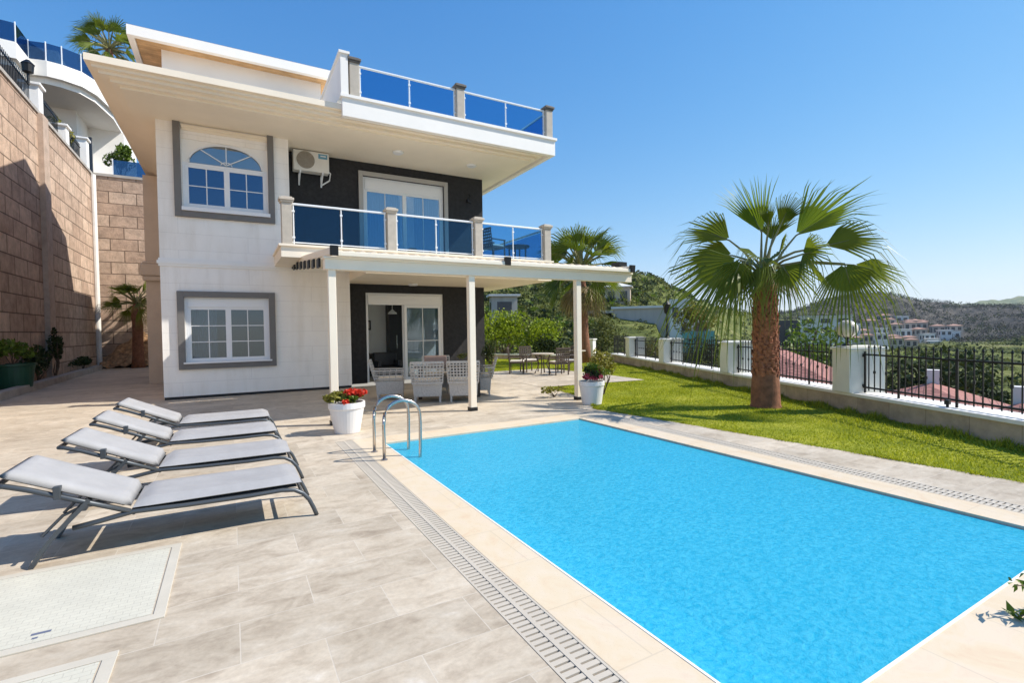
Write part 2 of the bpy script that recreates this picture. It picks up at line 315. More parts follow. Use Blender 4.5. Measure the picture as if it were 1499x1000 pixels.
# ------------------------------------------------------------------ mesh helpers
class MB:
    def __init__(s): s.v = []; s.f = []
    def add(s, vs, fs):
        o = len(s.v); s.v.extend([tuple(map(float, p)) for p in vs]); s.f.extend([tuple(i+o for i in f) for f in fs]); return s
    def box(s, x0, x1, y0, y1, z0, z1, rot=None, org=(0, 0, 0)):
        vs = [(x, y, z) for z in (z0, z1) for (x, y) in ((x0, y0), (x1, y0), (x1, y1), (x0, y1))]
        if rot is not None:
            vs = [tuple(np.array(org)+np.array(rot)@np.array(p)) for p in vs]
        return s.add(vs, [(3, 2, 1, 0), (4, 5, 6, 7), (0, 1, 5, 4), (1, 2, 6, 5), (2, 3, 7, 6), (3, 0, 4, 7)])
    def tube(s, pts, r, n=8, caps=True, up=(0, 0, 1)):
        pts = [np.array(p, float) for p in pts]; k = len(pts)
        rs = r if isinstance(r, (list, tuple)) else [r]*k
        vs = []
        for i, p in enumerate(pts):
            d = pts[min(i+1, k-1)]-pts[max(i-1, 0)]; d = d/(np.linalg.norm(d)+1e-9)
            u = np.array(up, float)
            if abs(d@u) > .95: u = np.array([1., 0, 0])
            a = np.cross(d, u); a /= np.linalg.norm(a); b = np.cross(d, a)
            for j in range(n):
                t = 2*math.pi*(j+.5)/n; vs.append(p+rs[i]*(a*math.cos(t)+b*math.sin(t)))
        fs = [(i*n+j, i*n+(j+1) % n, (i+1)*n+(j+1) % n, (i+1)*n+j) for i in range(k-1) for j in range(n)]
        if caps: fs += [tuple(range(n-1, -1, -1)), tuple((k-1)*n+j for j in range(n))]
        return s.add(vs, fs)
    def lathe(s, prof, c=(0, 0, 0), n=24):
        vs = [(c[0]+r*math.cos(2*math.pi*j/n), c[1]+r*math.sin(2*math.pi*j/n), c[2]+z) for r, z in prof for j in range(n)]
        k = len(prof)
        fs = [(i*n+j, i*n+(j+1) % n, (i+1)*n+(j+1) % n, (i+1)*n+j) for i in range(k-1) for j in range(n)]
        fs += [tuple(range(n-1, -1, -1)), tuple((k-1)*n+j for j in range(n))]
        return s.add(vs, fs)
    def prism(s, poly, z0, z1):
        n = len(poly); vs = [(x, y, z0) for x, y in poly]+[(x, y, z1) for x, y in poly]
        return s.add(vs, [tuple(range(n-1, -1, -1)), tuple(range(n, 2*n))]+[(i, (i+1) % n, n+(i+1) % n, n+i) for i in range(n)])
    def bar(s, a, b, wd, ht, up=(0, 0, 1)):
        a = np.array(a, float); b = np.array(b, float); d = (b-a)/np.linalg.norm(b-a)
        u = np.array(up, float)
        if abs(d@u) > .98: u = np.array([0, 1., 0])
        sx = np.cross(d, u); sx /= np.linalg.norm(sx); uz = np.cross(sx, d)
        vs = [p+sx*i*wd/2+uz*j*ht/2 for p in (a, b) for (i, j) in ((-1, -1), (1, -1), (1, 1), (-1, 1))]
        return s.add(vs, [(0, 1, 2, 3), (7, 6, 5, 4), (0, 4, 5, 1), (1, 5, 6, 2), (2, 6, 7, 3), (3, 7, 4, 0)])
def link(o, parent=None, world=False):
    COL.objects.link(o)
    if parent is not None:
        o.parent = parent
        if world:
            p = parent; off = Vector((0, 0, 0))
            while p is not None: off += Vector(p.location); p = p.parent
            o.location = -off
    return o
def mesh_obj(name, verts, faces, mat, parent=None, world=False, smooth=False, bevel=0):
    me = bpy.data.meshes.new(name); me.from_pydata([tuple(v) for v in verts], [], [tuple(f) for f in faces]); me.update()
    if mat is not None:
        for m_ in (mat if isinstance(mat, (list, tuple)) else [mat]): me.materials.append(MAT[m_] if isinstance(m_, str) else m_)
    if smooth: me.polygons.foreach_set('use_smooth', [True]*len(me.polygons))
    o = bpy.data.objects.new(name, me); link(o, parent, world)
    if bevel:
        b = o.modifiers.new('bevel', 'BEVEL'); b.width = bevel; b.segments = 2; b.limit_method = 'ANGLE'
    return o
def part(name, mb, mat, parent, world=True, **k): return mesh_obj(name, mb.v, mb.f, mat, parent, world, **k)
def tag(o, label, cat, group=None):
    o['label'] = label; o['category'] = cat
    if group: o['group'] = group
    return o
def thing(name, label, cat, loc=(0, 0, 0), rz=0, group=None):
    o = bpy.data.objects.new(name, None); COL.objects.link(o); o.location = loc; o.rotation_euler = (0, 0, rz); o.empty_display_size = .2
    return tag(o, label, cat, group)
def struct(name, mb, mat, kind='structure', **k):
    o = mesh_obj(name, mb.v, mb.f, mat, **k); o['kind'] = kind; return o
def copy_tree(o, parent=None):
    c = o.copy(); COL.objects.link(c)
    if parent is not None: c.parent = parent
    for ch in list(o.children): copy_tree(ch, c)
    return c
def np_mesh(name, V, Fc, mat, parent=None, world=False, smooth=False):
    """fast mesh from arrays: V (n,3); Fc (m,k)"""
    me = bpy.data.meshes.new(name); V = np.asarray(V, np.float32); Fc = np.asarray(Fc, np.int32); m_, k = Fc.shape
    me.vertices.add(len(V)); me.vertices.foreach_set('co', V.ravel())
    me.loops.add(m_*k); me.loops.foreach_set('vertex_index', Fc.ravel())
    me.polygons.add(m_); me.polygons.foreach_set('loop_start', np.arange(m_, dtype=np.int32)*k)
    if smooth: me.polygons.foreach_set('use_smooth', np.ones(m_, bool))
    me.update(calc_edges=True); me.validate()
    me.materials.append(MAT[mat] if isinstance(mat, str) else mat)
    o = bpy.data.objects.new(name, me); return link(o, parent, world)

# ---- foliage
def leaf_quads(C, size, rng, aspect=.5, upbias=.4):
    n = len(C); a = rng.normal(size=(n, 3)); a /= np.linalg.norm(a, axis=1)[:, None]
    nn = rng.normal(size=(n, 3)); nn[:, 2] += upbias*2; b = np.cross(nn, a); b /= (np.linalg.norm(b, axis=1)[:, None]+1e-9)
    L = size*rng.uniform(.6, 1.3, n)[:, None]; c = np.cross(a, b)
    V = np.stack([C-a*L*.5, C+b*L*aspect*.5+c*L*.06, C+a*L*.5, C-b*L*aspect*.5+c*L*.06], 1).reshape(-1, 3)
    return V, np.arange(4*n).reshape(n, 4)
def cloud(rng, center, rad, n, lumps=9, lump=.5, shell=.75):
    """points of an uneven crown: many lumps of different size round an ellipsoid"""
    center = np.array(center, float); rad = np.array(rad, float)
    d = rng.normal(size=(lumps, 3)); d /= np.linalg.norm(d, axis=1)[:, None]; d[:, 2] = np.abs(d[:, 2])*1.0-.25
    lc = d*rng.uniform(.35, .85, lumps)[:, None]; lr = lump*rng.uniform(.55, 1.15, lumps)
    k = rng.integers(0, lumps, n)
    q = rng.normal(size=(n, 3)); q /= np.linalg.norm(q, axis=1)[:, None]
    rr = rng.uniform(0, 1, n)**(1/3.)*(1-shell)+shell*rng.uniform(.8, 1.05, n)
    return center+(lc[k]+q*(lr[k]*rr)[:, None])*rad
def foliage(name, rng, center, rad, n, size, mat, parent, lumps=9, lump=.5, zmin=None, aspect=.5, upbias=.4):
    C = cloud(rng, center, rad, n, lumps, lump)
    if zmin is not None: C[:, 2] = np.maximum(C[:, 2], zmin+rng.uniform(0, .15, len(C)))
    V, Fc = leaf_quads(C, size, rng, aspect, upbias)
    return np_mesh(name, V, Fc, mat, parent, world=parent is not None)
def stems(name, rng, base, tips, r, mat, parent):
    mb = MB(); base = np.array(base, float)
    for t in tips:
        t = np.array(t, float); mid = (base+t)/2+rng.normal(size=3)*.06*np.linalg.norm(t-base)
        mb.tube([base+rng.normal(size=3)*r*.6, mid, t], [r, r*.7, r*.35], 6)
    return part(name, mb, mat, parent)
def bush(name, label, cat, base, rad, n, size, mat, seed, group=None, lumps=10, lump=.5, h=None, nst=7):
    rng = np.random.default_rng(seed); base = np.array(base, float); rad = np.array(rad, float)
    h = rad[2]*.95 if h is None else h
    t = thing(name, label, cat, tuple(base), 0, group); c = base+np.array([0, 0, h])
    foliage('foliage', rng, c, rad, n, size, mat, t, lumps, lump, zmin=base[2])
    tips = c+rng.uniform(-.55, .55, (nst, 3))*rad
    stems('stem', rng, base, tips, .03*max(.4, rad[2]), 'bark', t); return t
def frond_mesh(mb_leaf, mb_pet, C, hub, tip, rng, spread=1.45, seg=34, fold=.22, droop=.30, pr=.022, nrm=None):
    C = np.array(C, float); hub = np.array(hub, float); tip = np.array(tip, float)
    d = tip-hub; Rr = np.linalg.norm(d); d /= Rr
    up = np.array([0, 0, 1.]) if nrm is None else np.array(nrm, float)
    s_ = np.cross(d, up)
    if np.linalg.norm(s_) < .15: s_ = np.cross(d, np.array([rng.normal(), rng.normal(), 0.]))
    s_ /= np.linalg.norm(s_); n_ = np.cross(s_, d)
    mid = (C+hub)/2+np.array([0, 0, .07*np.linalg.norm(hub-C)])
    mb_pet.tube([C, mid, hub, hub+d*Rr*.3], [pr*1.5, pr, pr*.7, pr*.2], 5)
    G = np.array([0, 0, -1.])
    def ray(a, k, wob, Lk):
        v = d*math.cos(a)+s_*math.sin(a)+n_*fold*abs(math.sin(a)); v /= np.linalg.norm(v)
        L = Rr*(.52+.48*max(0, math.cos(a*.9)))*Lk
        return hub+v*L*k+G*(droop*L*k**3)*(.6+.5*abs(math.sin(a)))+n_*wob*Rr
    p1 = []; p0 = []
    for i in range(seg+1):
        a = -spread+2*spread*i/seg
        z = (.016 if i % 2 else -.016)
        p0.append(ray(a, .05, 0, 1)); p1.append(ray(a, .40, z, 1))
    vs = p0+p1; n = seg+1; fs = [(i, i+1, n+i+1, n+i) for i in range(seg)]
    for i in range(seg):
        a = -spread+2*spread*(i+.5)/seg; lk = rng.uniform(.86, 1.08); sw = rng.normal()*.02
        wq = spread/seg*.34
        qa, qb = ray(a-wq+sw*.5, .74, .0, lk), ray(a+wq+sw*.5, .74, .0, lk)
        tp = ray(a+sw, 1., 0, lk)+G*Rr*droop*rng.uniform(0, .8)
        o = len(vs); vs += [qa, qb, tp]; fs += [(n+i, n+i+1, o+1, o), (o, o+1, o+2)]
    mb_leaf.add(vs, fs)

# ================================================================== SETTING: ground
PX0, PX1, PY0, PY1 = 1.92, 5.50, 1.17, 7.28          # pool
g = MB()
def sheet(mb, x0, x1, y0, y1, z=0.): mb.add([(x0, y0, z), (x1, y0, z), (x1, y1, z), (x0, y1, z)], [(0, 1, 2, 3)])
CW = .36                                             # coping width
CX0, CX1, CY0, CY1 = PX0-CW, PX1+CW, PY0-.62, PY1+CW+.1
GL0, GL1 = CX0-.25, CX0                              # left grating channel
GR0, GR1 = CX1, CX1+.25
sheet(g, -9, GL0, -5, 33)
g.add([(x, y, 0) for x, y in [(GL0, CY1), (6.45, CY1), (6.45, 8.0), (6.9, 8.7), (7.4, 10.0), (7.65, 11.6), (7.9, 13), (7.9, 15.2), (GL0, 15.2)]], [tuple(range(9))]); sheet(g, GL0, 7.9, -5, CY0-.27)
EDGE = [(7.0, -5), (7.02, 1.8), (6.9, 3.4), (6.66, 5.9), (6.45, CY1), (6.45, 8.0)]
g.add([(x, y, 0) for x, y in EDGE[:5]]+[(GR1, CY1, 0), (GR1, -5, 0)], [(6, 0, 1, 2, 3, 4, 5)])
struct('terrace_paving', g, 'paving')
cp = MB()
cp.box(CX0, PX0, CY0, CY1, -.10, .003); cp.box(PX1, CX1, CY0, CY1, -.10, .003)
cp.box(PX0, PX1, CY0, PY0, -.10, .003); cp.box(PX0, PX1, PY1, CY1, -.10, .003)
struct('pool_coping', cp, 'coping', bevel=.004)
sh = MB()
sh.add([(PX0, PY0, -1.45), (PX1, PY0, -1.45), (PX1, PY1, -1.45), (PX0, PY1, -1.45), (PX0+.0005, PY0+.0005, -.10), (PX1-.0005, PY0+.0005, -.10), (PX1-.0005, PY1-.0005, -.10), (PX0+.0005, PY1-.0005, -.10)],
       [(0, 1, 2, 3), (0, 4, 5, 1), (1, 5, 6, 2), (2, 6, 7, 3), (3, 7, 4, 0)])
struct('pool_basin', sh, 'pool_tile')
lip = MB(); lip.box(PX0-.016, PX0, PY0-.016, PY1, .0032, .006); lip.box(PX0, PX1, PY0-.016, PY0, .0032, .006); struct('pool_edge_trim', lip, 'wallcap')
led = MB(); led.box(PX0+.001, PX0+.16, PY0+.001, PY1-.001, -.6, -.22); struct('pool_ledge', led, 'white')
wt = MB(); sheet(wt, PX0+.002, PX1-.002, PY0+.002, PY1-.002, -.024); struct('pool_water', wt, 'water')
lg = MB()
LP = [(7.02, -5), (7.02, 1.8), (6.9, 3.4), (6.66, 5.9), (6.45, CY1), (6.45, 8.0), (6.9, 8.7), (7.4, 10.0), (7.65, 11.6), (7.9, 13), (7.9, 27), (12, 27), (16.4, 19.3), (8.85, 2.2), (5.5, -5)]
lg.add([(x, y, -.012) for x, y in LP], [tuple(range(len(LP)))]); struct('lawn', lg, 'lawn')
pt = MB(); pt.add([(x, y, .006) for x, y in [(7.55, 11.75), (11.2, 11.45), (11.45, 13.9), (11.3, 17.2), (7.9, 17.2), (7.9, 15.9)]], [(0, 1, 2, 3, 4, 5)])
pt.add([(x, y, .004) for x, y in [(7.89, 13.), (7.89, 15.2), (7.5, 15.2), (7.5, 13.), ]], [(3, 2, 1, 0)])
struct('patio_paving', pt, 'paving')
# grass blades
rng = np.random.default_rng(3)
def inside(P, poly):
    x, y = P[:, 0], P[:, 1]; r = np.zeros(len(P), bool); j = len(poly)-1
    for i in range(len(poly)):
        xi, yi = poly[i]; xj, yj = poly[j]
        c = ((yi > y) != (yj > y)) & (x < (xj-xi)*(y-yi)/(yj-yi+1e-12)+xi); r ^= c; j = i
    return r
GP = rng.uniform((6.3, 1.0), (17.5, 24), (420000, 2))
dist = np.hypot(GP[:, 0], GP[:, 1])
GP = GP[inside(GP, LP) & (rng.uniform(size=len(GP)) < np.clip(11/dist, .15, 1))]
PAT = [(7.4, 11.75), (11.2, 11.45), (11.45, 13.9), (11.3, 17.2), (7.5, 17.2)]
GP = GP[~inside(GP, PAT)]
n = len(GP); patch = .5+.5*np.sin(GP[:, 0]*2.1+1.3*np.sin(GP[:, 1]*1.7))*np.sin(GP[:, 1]*2.6+GP[:, 0])
h = rng.uniform(.012, .045, n)*(.45+.9*patch); a = rng.uniform(0, 6.283, n); wd = rng.uniform(.004, .008, n)*np.clip(np.hypot(GP[:, 0], GP[:, 1])/9, 1, 2)
lean = rng.normal(size=(n, 2))*.02
B = np.c_[GP, np.full(n, -.012)]; e = np.c_[np.cos(a)*wd, np.sin(a)*wd, np.zeros(n)]
_u = np.array([.410, .912]); _n = np.array([.912, -.410]); m2 = 9000
ss = rng.uniform(-1.5, 14, m2); oo = -np.abs(rng.normal(size=m2))*.10-.02; gp2 = np.array([8.9, 2.32])+ss[:, None]*_u+oo[:, None]*_n
k2 = .5+.5*np.sin(ss*7+2*np.sin(ss*2.3)); h2 = rng.uniform(.03, .13, m2)*(.3+k2); a2 = rng.uniform(0, 6.283, m2); w2 = rng.uniform(.006, .012, m2)
B = np.r_[B, np.c_[gp2, np.full(m2, -.012)]]; e = np.r_[e, np.c_[np.cos(a2)*w2, np.sin(a2)*w2, np.zeros(m2)]]; lean = np.r_[lean, rng.normal(size=(m2, 2))*.04]; h = np.r_[h, h2]; n += m2
ep = np.array(LP[1:9]); sg = rng.integers(0, len(ep)-1, 7000); tt = rng.uniform(size=7000)[:, None]; gp3 = ep[sg]*(1-tt)+ep[sg+1]*tt+rng.normal(size=(7000, 2))*.022
k3 = .5+.5*np.sin(gp3[:, 1]*9+2*np.sin(gp3[:, 1]*3.1)); h3 = rng.uniform(.02, .055, 7000)*(.35+k3); a3 = rng.uniform(0, 6.283, 7000); w3 = rng.uniform(.004, .009, 7000)
B = np.r_[B, np.c_[gp3, np.full(7000, -.010)]]; e = np.r_[e, np.c_[np.cos(a3)*w3, np.sin(a3)*w3, np.zeros(7000)]]; lean = np.r_[lean, rng.normal(size=(7000, 2))*.03]; h = np.r_[h, h3]; n += 7000
V = np.stack([B-e, B+e, B+np.c_[lean, h]], 1).reshape(-1, 3)
o = np_mesh('grass', V, np.arange(3*n).reshape(n, 3), 'grass'); o['kind'] = 'stuff'

# drain gratings
def grating(label, x0, x1, y0, y1):
    t = thing('drain_grating', label, 'grating', ((x0+x1)/2, y0, 0), 0, 'gratings along the pool')
    mb = MB(); sheet(mb, x0, x1, y0, y1, -.018); part('channel', mb, 'gap', t)
    mb = MB(); xm = (x0+x1)/2
    mb.box(x0+.002, x0+.016, y0, y1, -.025, .003); mb.box(x1-.016, x1-.002, y0, y1, -.025, .003); mb.box(xm-.014, xm+.014, y0, y1, -.025, .004)
    part('rail', mb, 'grate', t)
    mb = MB(); y = y0+.01
    while y < y1-.02:
        mb.box(x0+.016, xm-.014, y, y+.032, -.02, .001); mb.box(xm+.014, x1-.016, y, y+.032, -.02, .001); y += .046
    part('slats', mb, 'grate', t); return t
grating('long slatted drain grating beside the left pool edge, nearest the loungers', GL0, GL1, CY0, CY1)
grating('slatted drain grating between the right pool edge and the lawn', GR0, GR1, CY0, CY1)
t = thing('drain_grating', 'short slatted drain grating at the near end of the pool, under the leafy twigs', 'grating', (3.7, CY0-.13, 0), 0, 'gratings along the pool')
mb = MB(); sheet(mb, GL0, GR1, CY0-.27, CY0, -.018); part('channel', mb, 'gap', t)
mb = MB(); mb.box(GL0, GR1, CY0-.27, CY0-.256, -.025, .003); mb.box(GL0, GR1, CY0-.016, CY0-.002, -.025, .003); mb.box(GL0, GR1, CY0-.15, CY0-.12, -.025, .004); part('rail', mb, 'grate', t)
mb = MB(); x = GL0+.01
while x < GR1-.02:
    mb.box(x, x+.030, CY0-.256, CY0-.15, -.02, .001); mb.box(x, x+.030, CY0-.12, CY0-.016, -.02, .001); x += .046
part('slats', mb, 'grate', t)

# access hatches
def hatch(label, x0, x1, y0, y1, mark=False):
    t = thing('access_hatch', label, 'hatch cover', ((x0+x1)/2, y0, 0), 0, 'hatch covers set in the paving')
    mb = MB(); f = .06
    mb.box(x0, x1, y0, y0+f, 0, .010); mb.box(x0, x1, y1-f, y1, 0, .010); mb.box(x0, x0+f, y0+f, y1-f, 0, .010); mb.box(x1-f, x1, y0+f, y1-f, 0, .010)
    part('frame', mb, 'hatch_frame', t, bevel=.002)
    mb = MB(); sheet(mb, x0+f, x1-f, y0+f, y1-f, .004); part('seam', mb, 'gap', t)
    mb = MB(); mb.box(x0+f+.006, x1-f-.010, y0+f+.006, y1-f-.008, .0045, .009); part('lid', mb, 'hatch', t)
    if mark:
        mb = MB(); a, b = x0+.62, y0+.15
        mb.box(a, a+.085, b, b+.022, .0092, .0102); part('handle_slot', mb, 'ink', t)
        mb = MB(); mb.box(a+.015, a+.04, b-.045, b-.028, .0092, .0102); part('maker_mark', mb, 'ink', t)
hatch('large cream hatch cover in the paving in front of the nearest lounger', -1.62, -.38, 3.49, 4.66, True)
hatch('cream hatch cover cut off by the lower left corner of the picture', -1.9, -.55, 2.0, 3.24)

# ================================================================== VILLA
villa = thing('villa', 'white two storey villa with black accent walls, balcony and roof terrace beside the pool', 'house', (3, 15.05, 0))
def panel(mb, x0, x1, z0, z1, y0, y1, holes):
    """wall panel facing -Y with rectangular openings"""
    xs = sorted({x0, x1, *[h_[0] for h_ in holes], *[h_[1] for h_ in holes]}); zs = sorted({z0, z1, *[h_[2] for h_ in holes], *[h_[3] for h_ in holes]})
    for a, b in zip(xs, xs[1:]):
        for c, d in zip(zs, zs[1:]):
            if any(h_[0] <= (a+b)/2 <= h_[1] and h_[2] <= (c+d)/2 <= h_[3] for h_ in holes): continue
            mb.box(a, b, y0, y1, c, d)
YF, YD, YB = 15.05, 15.98, 26.
SZ = 6.98                                            # soffit height
mb = MB(); panel(mb, -1.5, 3.06, .07, 3.42, YF, YF+.22, [(-1.01, .90, .90, 2.62)])
panel(mb, -1.5, 1.5, 3.42, SZ, YF, YF+.22, [(-.97, .97, 4.86, 6.60)]); part('wall', mb, 'clad', villa)
mb = MB(); mb.box(-1.49, 3.05, YF+.02, YF+.2, 0, .07); part('plinth', mb, 'sling', villa)
mb = MB(); mb.box(2.86, 3.06, YF+.22, YD+.2, 0, 3.15); mb.box(1.3, 1.5, YF+.22, YD+.2, 3.75, SZ)
mb.box(-1.5, -1.3, YF+.22, YB, 0, SZ); part('side_wall', mb, 'white', villa)
mb = MB(); mb.box(7.7, 7.9, YD+.22, 16.35, 0, SZ); mb.box(7.7, 7.9, 20.6, YB, 0, SZ); mb.box(7.7, 7.9, 16.35, 20.6, 3.05, 3.9); mb.box(7.7, 7.9, 16.35, 20.6, 6.7, SZ)  # unseen side openings added so that sun brightens the rooms
mb.box(-1.3, 7.7, YB-.2, YB, 0, SZ); part('rear_wall', mb, 'white', villa)
mb = MB(); panel(mb, 3.06, 7.9, 0, 3.15, YD, YD+.22, [(3.73, 6.33, 0, 2.88)]); panel(mb, 1.5, 7.9, 3.75, SZ, YD, YD+.22, [(3.72, 6.42, 3.76, 6.55)])
part('accent_wall', mb, 'black_wall', villa)
# string course between the storeys
mb = MB(); mb.box(-1.56, 3.06, YF-.05, YF, 3.42, 3.50); mb.box(-1.53, 3.06, YF-.025, YF, 3.50, 3.56); mb.box(-1.53, 3.06, YF-.03, YF, 3.36, 3.42); part('string_course', mb, 'white', villa)
# slabs inside
mb = MB(); mb.box(-1.3, 7.7, YF+.22, YD, 3.16, 3.7); mb.box(-1.3, 7.7, YD+.22, YB-.2, 3.16, 3.7); part('floor_slab', mb, 'int_white', villa)
mb = MB(); sheet(mb, -1.3, 2.86, YF+.02, YB-.2, .03); sheet(mb, 2.86, 7.7, YD, YB-.2, .03); part('interior_floor', mb, 'int_floor', villa)
mb = MB(); mb.box(-1.3, 7.7, 18.4, 18.6, .03, 3.15); mb.box(2.87, 3.0, YD+.225, 18.4, .03, 3.15); mb.box(-1.3, 7.7, 21.5, 21.7, 3.71, SZ); part('partition', mb, 'int_white', villa)
# beige bay on the side
mb = MB(); mb.box(-2.44, -1.5, 20.5, 24.5, 0, SZ); part('side_bay', mb, 'bay', villa)
mb = MB(); mb.box(-2.52, -1.5, 20.38, 20.5, 3.45, 3.62); mb.box(-2.58, -1.5, 20.34, 20.5, 3.62, 4.02); mb.box(-2.52, -1.5, 20.4, 20.5, 4.02, 4.1); part('bay_moulding', mb, 'bay', villa, bevel=.04)
# eaves: stepped cornice and soffit (roof slab)
ex0, ex1, ey0, ey1 = -2.46, 8.92, 13.05, 29.6  # rear eave lengthened out of view to extend its shadow along the retaining wall
mb = MB()
for ins, z0, z1 in ((.0, 7.24, 7.38), (.10, 7.17, 7.24), (.20, 7.10, 7.17), (.36, 7.03, 7.10)):
    mb.box(ex0+ins, ex1-ins, ey0+ins, ey1-ins, z0, z1-.0005)
part('eaves_cornice', mb, 'cream', villa)
mb = MB(); mb.box(ex0+.5, ex1-.5, ey0+.5, ey1-.5, SZ, 7.03); part('soffit', mb, 'cream', villa)
# roof terrace parapet + deck
mb = MB(); mb.box(2.55, 8.93, 12.90, 13.06, 7.04, 7.50); mb.box(8.79, 8.93, 13.06, 19, 7.04, 7.50)
mb.box(2.50, 8.98, 12.85, 13.12, 7.50, 7.57); mb.box(8.72, 8.98, 13.12, 19, 7.50, 7.57); part('terrace_parapet', mb, 'white', villa)
mb = MB(); mb.box(2.52, 2.70, 12.88, 16.9, 7.575, 8.56); mb.box(2.48, 2.74, 12.84, 16.9, 8.56, 8.62); part('terrace_side_wall', mb, 'white', villa)
# attic + upper roof
mb = MB(); mb.box(-1.5, 2.7, 17.0, 17.2, 7.38, 9.62); mb.box(-1.5, -1.3, 17.2, 24, 7.38, 9.62); mb.box(2.5, 2.7, 17.2, 24, 7.38, 9.62); part('attic_wall', mb, 'white', villa)
ux0, ux1, uy0, uy1 = -2.2, 3.15, 16.45, 25.5
mb = MB(); mb.box(ux0+.16, ux1-.16, uy0+.16, uy1-.16, 9.62, 9.66); part('upper_soffit', mb, 'wood_soffit', villa)
mb = MB(); mb.box(ux0, ux1, uy0, uy0+.15, 9.58, 9.84); mb.box(ux0, ux1, uy1-.15, uy1, 9.58, 9.84); mb.box(ux0, ux0+.15, uy0+.15, uy1-.15, 9.58, 9.84); mb.box(ux1-.15, ux1, uy0+.15, uy1-.15, 9.58, 9.84)
part('upper_fascia', mb, 'white', villa)
mb = MB(); cy = 21.0; rz = 11.75  # unseen gable ridge, shaped to throw its shadow on the retaining wall
mb.add([(ux0, uy0, 9.845), (ux1, uy0, 9.845), (ux1, uy1, 9.845), (ux0, uy1, 9.845), (ux0, cy, rz), (ux1, cy, rz)], [(0, 1, 5, 4), (1, 2, 5), (2, 3, 4, 5), (3, 0, 4)])
part('upper_roof', mb, 'roof_tile', villa)
# balcony
BY, BX0, BX1 = 12.98, 1.08, 8.80
mb = MB(); mb.box(BX0, BX1, BY, YF, 3.46, 3.72); mb.box(3.06, BX1, BY+.02, YF, 3.15, 3.459); mb.box(3.06, BX1, YF, YD, 3.15, 3.72); mb.box(7.9, BX1, YD, 17.6, 3.15, 3.72)
mb.box(BX0-.05, BX1+.05, BY-.05, YF-.06, 3.72, 3.77); mb.box(1.5, BX1+.05, YF-.06, YD, 3.72, 3.77); mb.box(7.9, BX1+.05, YD, 17.6, 3.72, 3.77); part('balcony_slab', mb, 'cream', villa)
def rail_run(x0, x1, y, z0, z1, capmat, nsub=2):
    """glass balustrade between newels, along X"""
    L = x1-x0
    mb = MB(); mb.box(x0, x1, y-.025, y+.025, z1-.05, z1)
    ra = part('handrail', mb, 'alu', villa, bevel=.012)
    mb = MB(); mb.box(x0, x1, y-.012, y+.012, z0+.05, z0+.075); part('lower_rail', mb, 'alu', villa)
    for k in range(nsub+1):
        x = x0+.03+(L-.06)*k/nsub
        mb = MB(); mb.tube([(x, y, z0), (x, y, z1-.04)], .017, 8)
        for zz in (z0+.18, z1-.2): mb.box(x-.03, x+.03, y-.03, y-.012, zz-.022, zz+.022)
        part('baluster', mb, 'alu', villa)
    for k in range(nsub):
        a = x0+.06+(L-.06)*k/nsub; b = x0+(L-.06)*(k+1)/nsub
        mb = MB(); mb.box(a, b, y-.005, y+.005, z0+.08, z1-.06); part('glass_pane', mb, 'rail_glass', villa)
def newel(x, y, z0, z1, cap):
    mb = MB(); mb.box(x-.115, x+.115, y-.115, y+.115, z0, z1-.14); p = part('newel_post', mb, 'newel', villa, bevel=.01)
    mb = MB(); mb.box(x-.14, x+.14, y-.14, y+.14, z1-.14, z1-.09); mb.box(x-.165, x+.165, y-.165, y+.165, z1-.09, z1-.03); mb.box(x-.125, x+.125, y-.125, y+.125, z1-.03, z1)
    c = part('newel_cap', mb, cap, p, bevel=.008)
ny = BY+.10
nx = [1.22, 3.75, 6.28, 8.66]
for x in nx: newel(x, ny, 3.77, 4.90, 'newel_cap')
for a, b in zip(nx, nx[1:]): rail_run(a+.125, b-.125, ny, 3.77, 4.78, 'newel_cap')
tx = [2.86, 5.76, 8.74]
for x in tx: newel(x, 13.02, 7.57, 8.55, 'newel_cap_dark')
for a, b in zip(tx, tx[1:]): rail_run(a+.125, b-.125, 13.02, 7.57, 8.42, 'newel_cap_dark')
mb = MB(); mb.box(8.73, 8.75, 13.16, 18.9, 7.6, 8.36); part('glass_pane', mb, 'rail_glass', villa)
mb = MB(); mb.box(8.715, 8.765, 13.14, 18.9, 8.37, 8.42); part('handrail', mb, 'alu', villa)
mb = MB(); mb.box(8.65, 8.67, 13.2, 17.5, 3.8, 4.7); part('glass_pane', mb, 'rail_glass', villa)
mb = MB(); mb.box(8.635, 8.685, 13.2, 17.5, 4.73, 4.78); part('handrail', mb, 'alu', villa)
# window trims
def ring(mb, x0, x1, z0, z1, wd, y0, y1, sides='LRTB'):
    if 'L' in sides: mb.box(x0, x0+wd, y0, y1, z0, z1)
    if 'R' in sides: mb.box(x1-wd, x1, y0, y1, z0, z1)
    if 'T' in sides: mb.box(x0+wd, x1-wd, y0, y1, z1-wd, z1)
    if 'B' in sides: mb.box(x0+wd, x1-wd, y0, y1, z0, z0+wd)
mb = MB(); ring(mb, -1.17, 1.06, .75, 2.74, .15, YF-.09, YF); part('window_surround', mb, 'grey_trim', villa, bevel=.006)
mb = MB(); ring(mb, -1.15, 1.12, 4.62, 7.02, .15, YF-.09, YF, 'LRB'); part('window_surround', mb, 'grey_trim', villa, bevel=.006)
mb = MB(); ring(mb, 3.58, 6.56, 3.78, 6.69, .13, YD-.07, YD, 'LRT'); part('door_surround', mb, 'lgrey_trim', villa, bevel=.006)
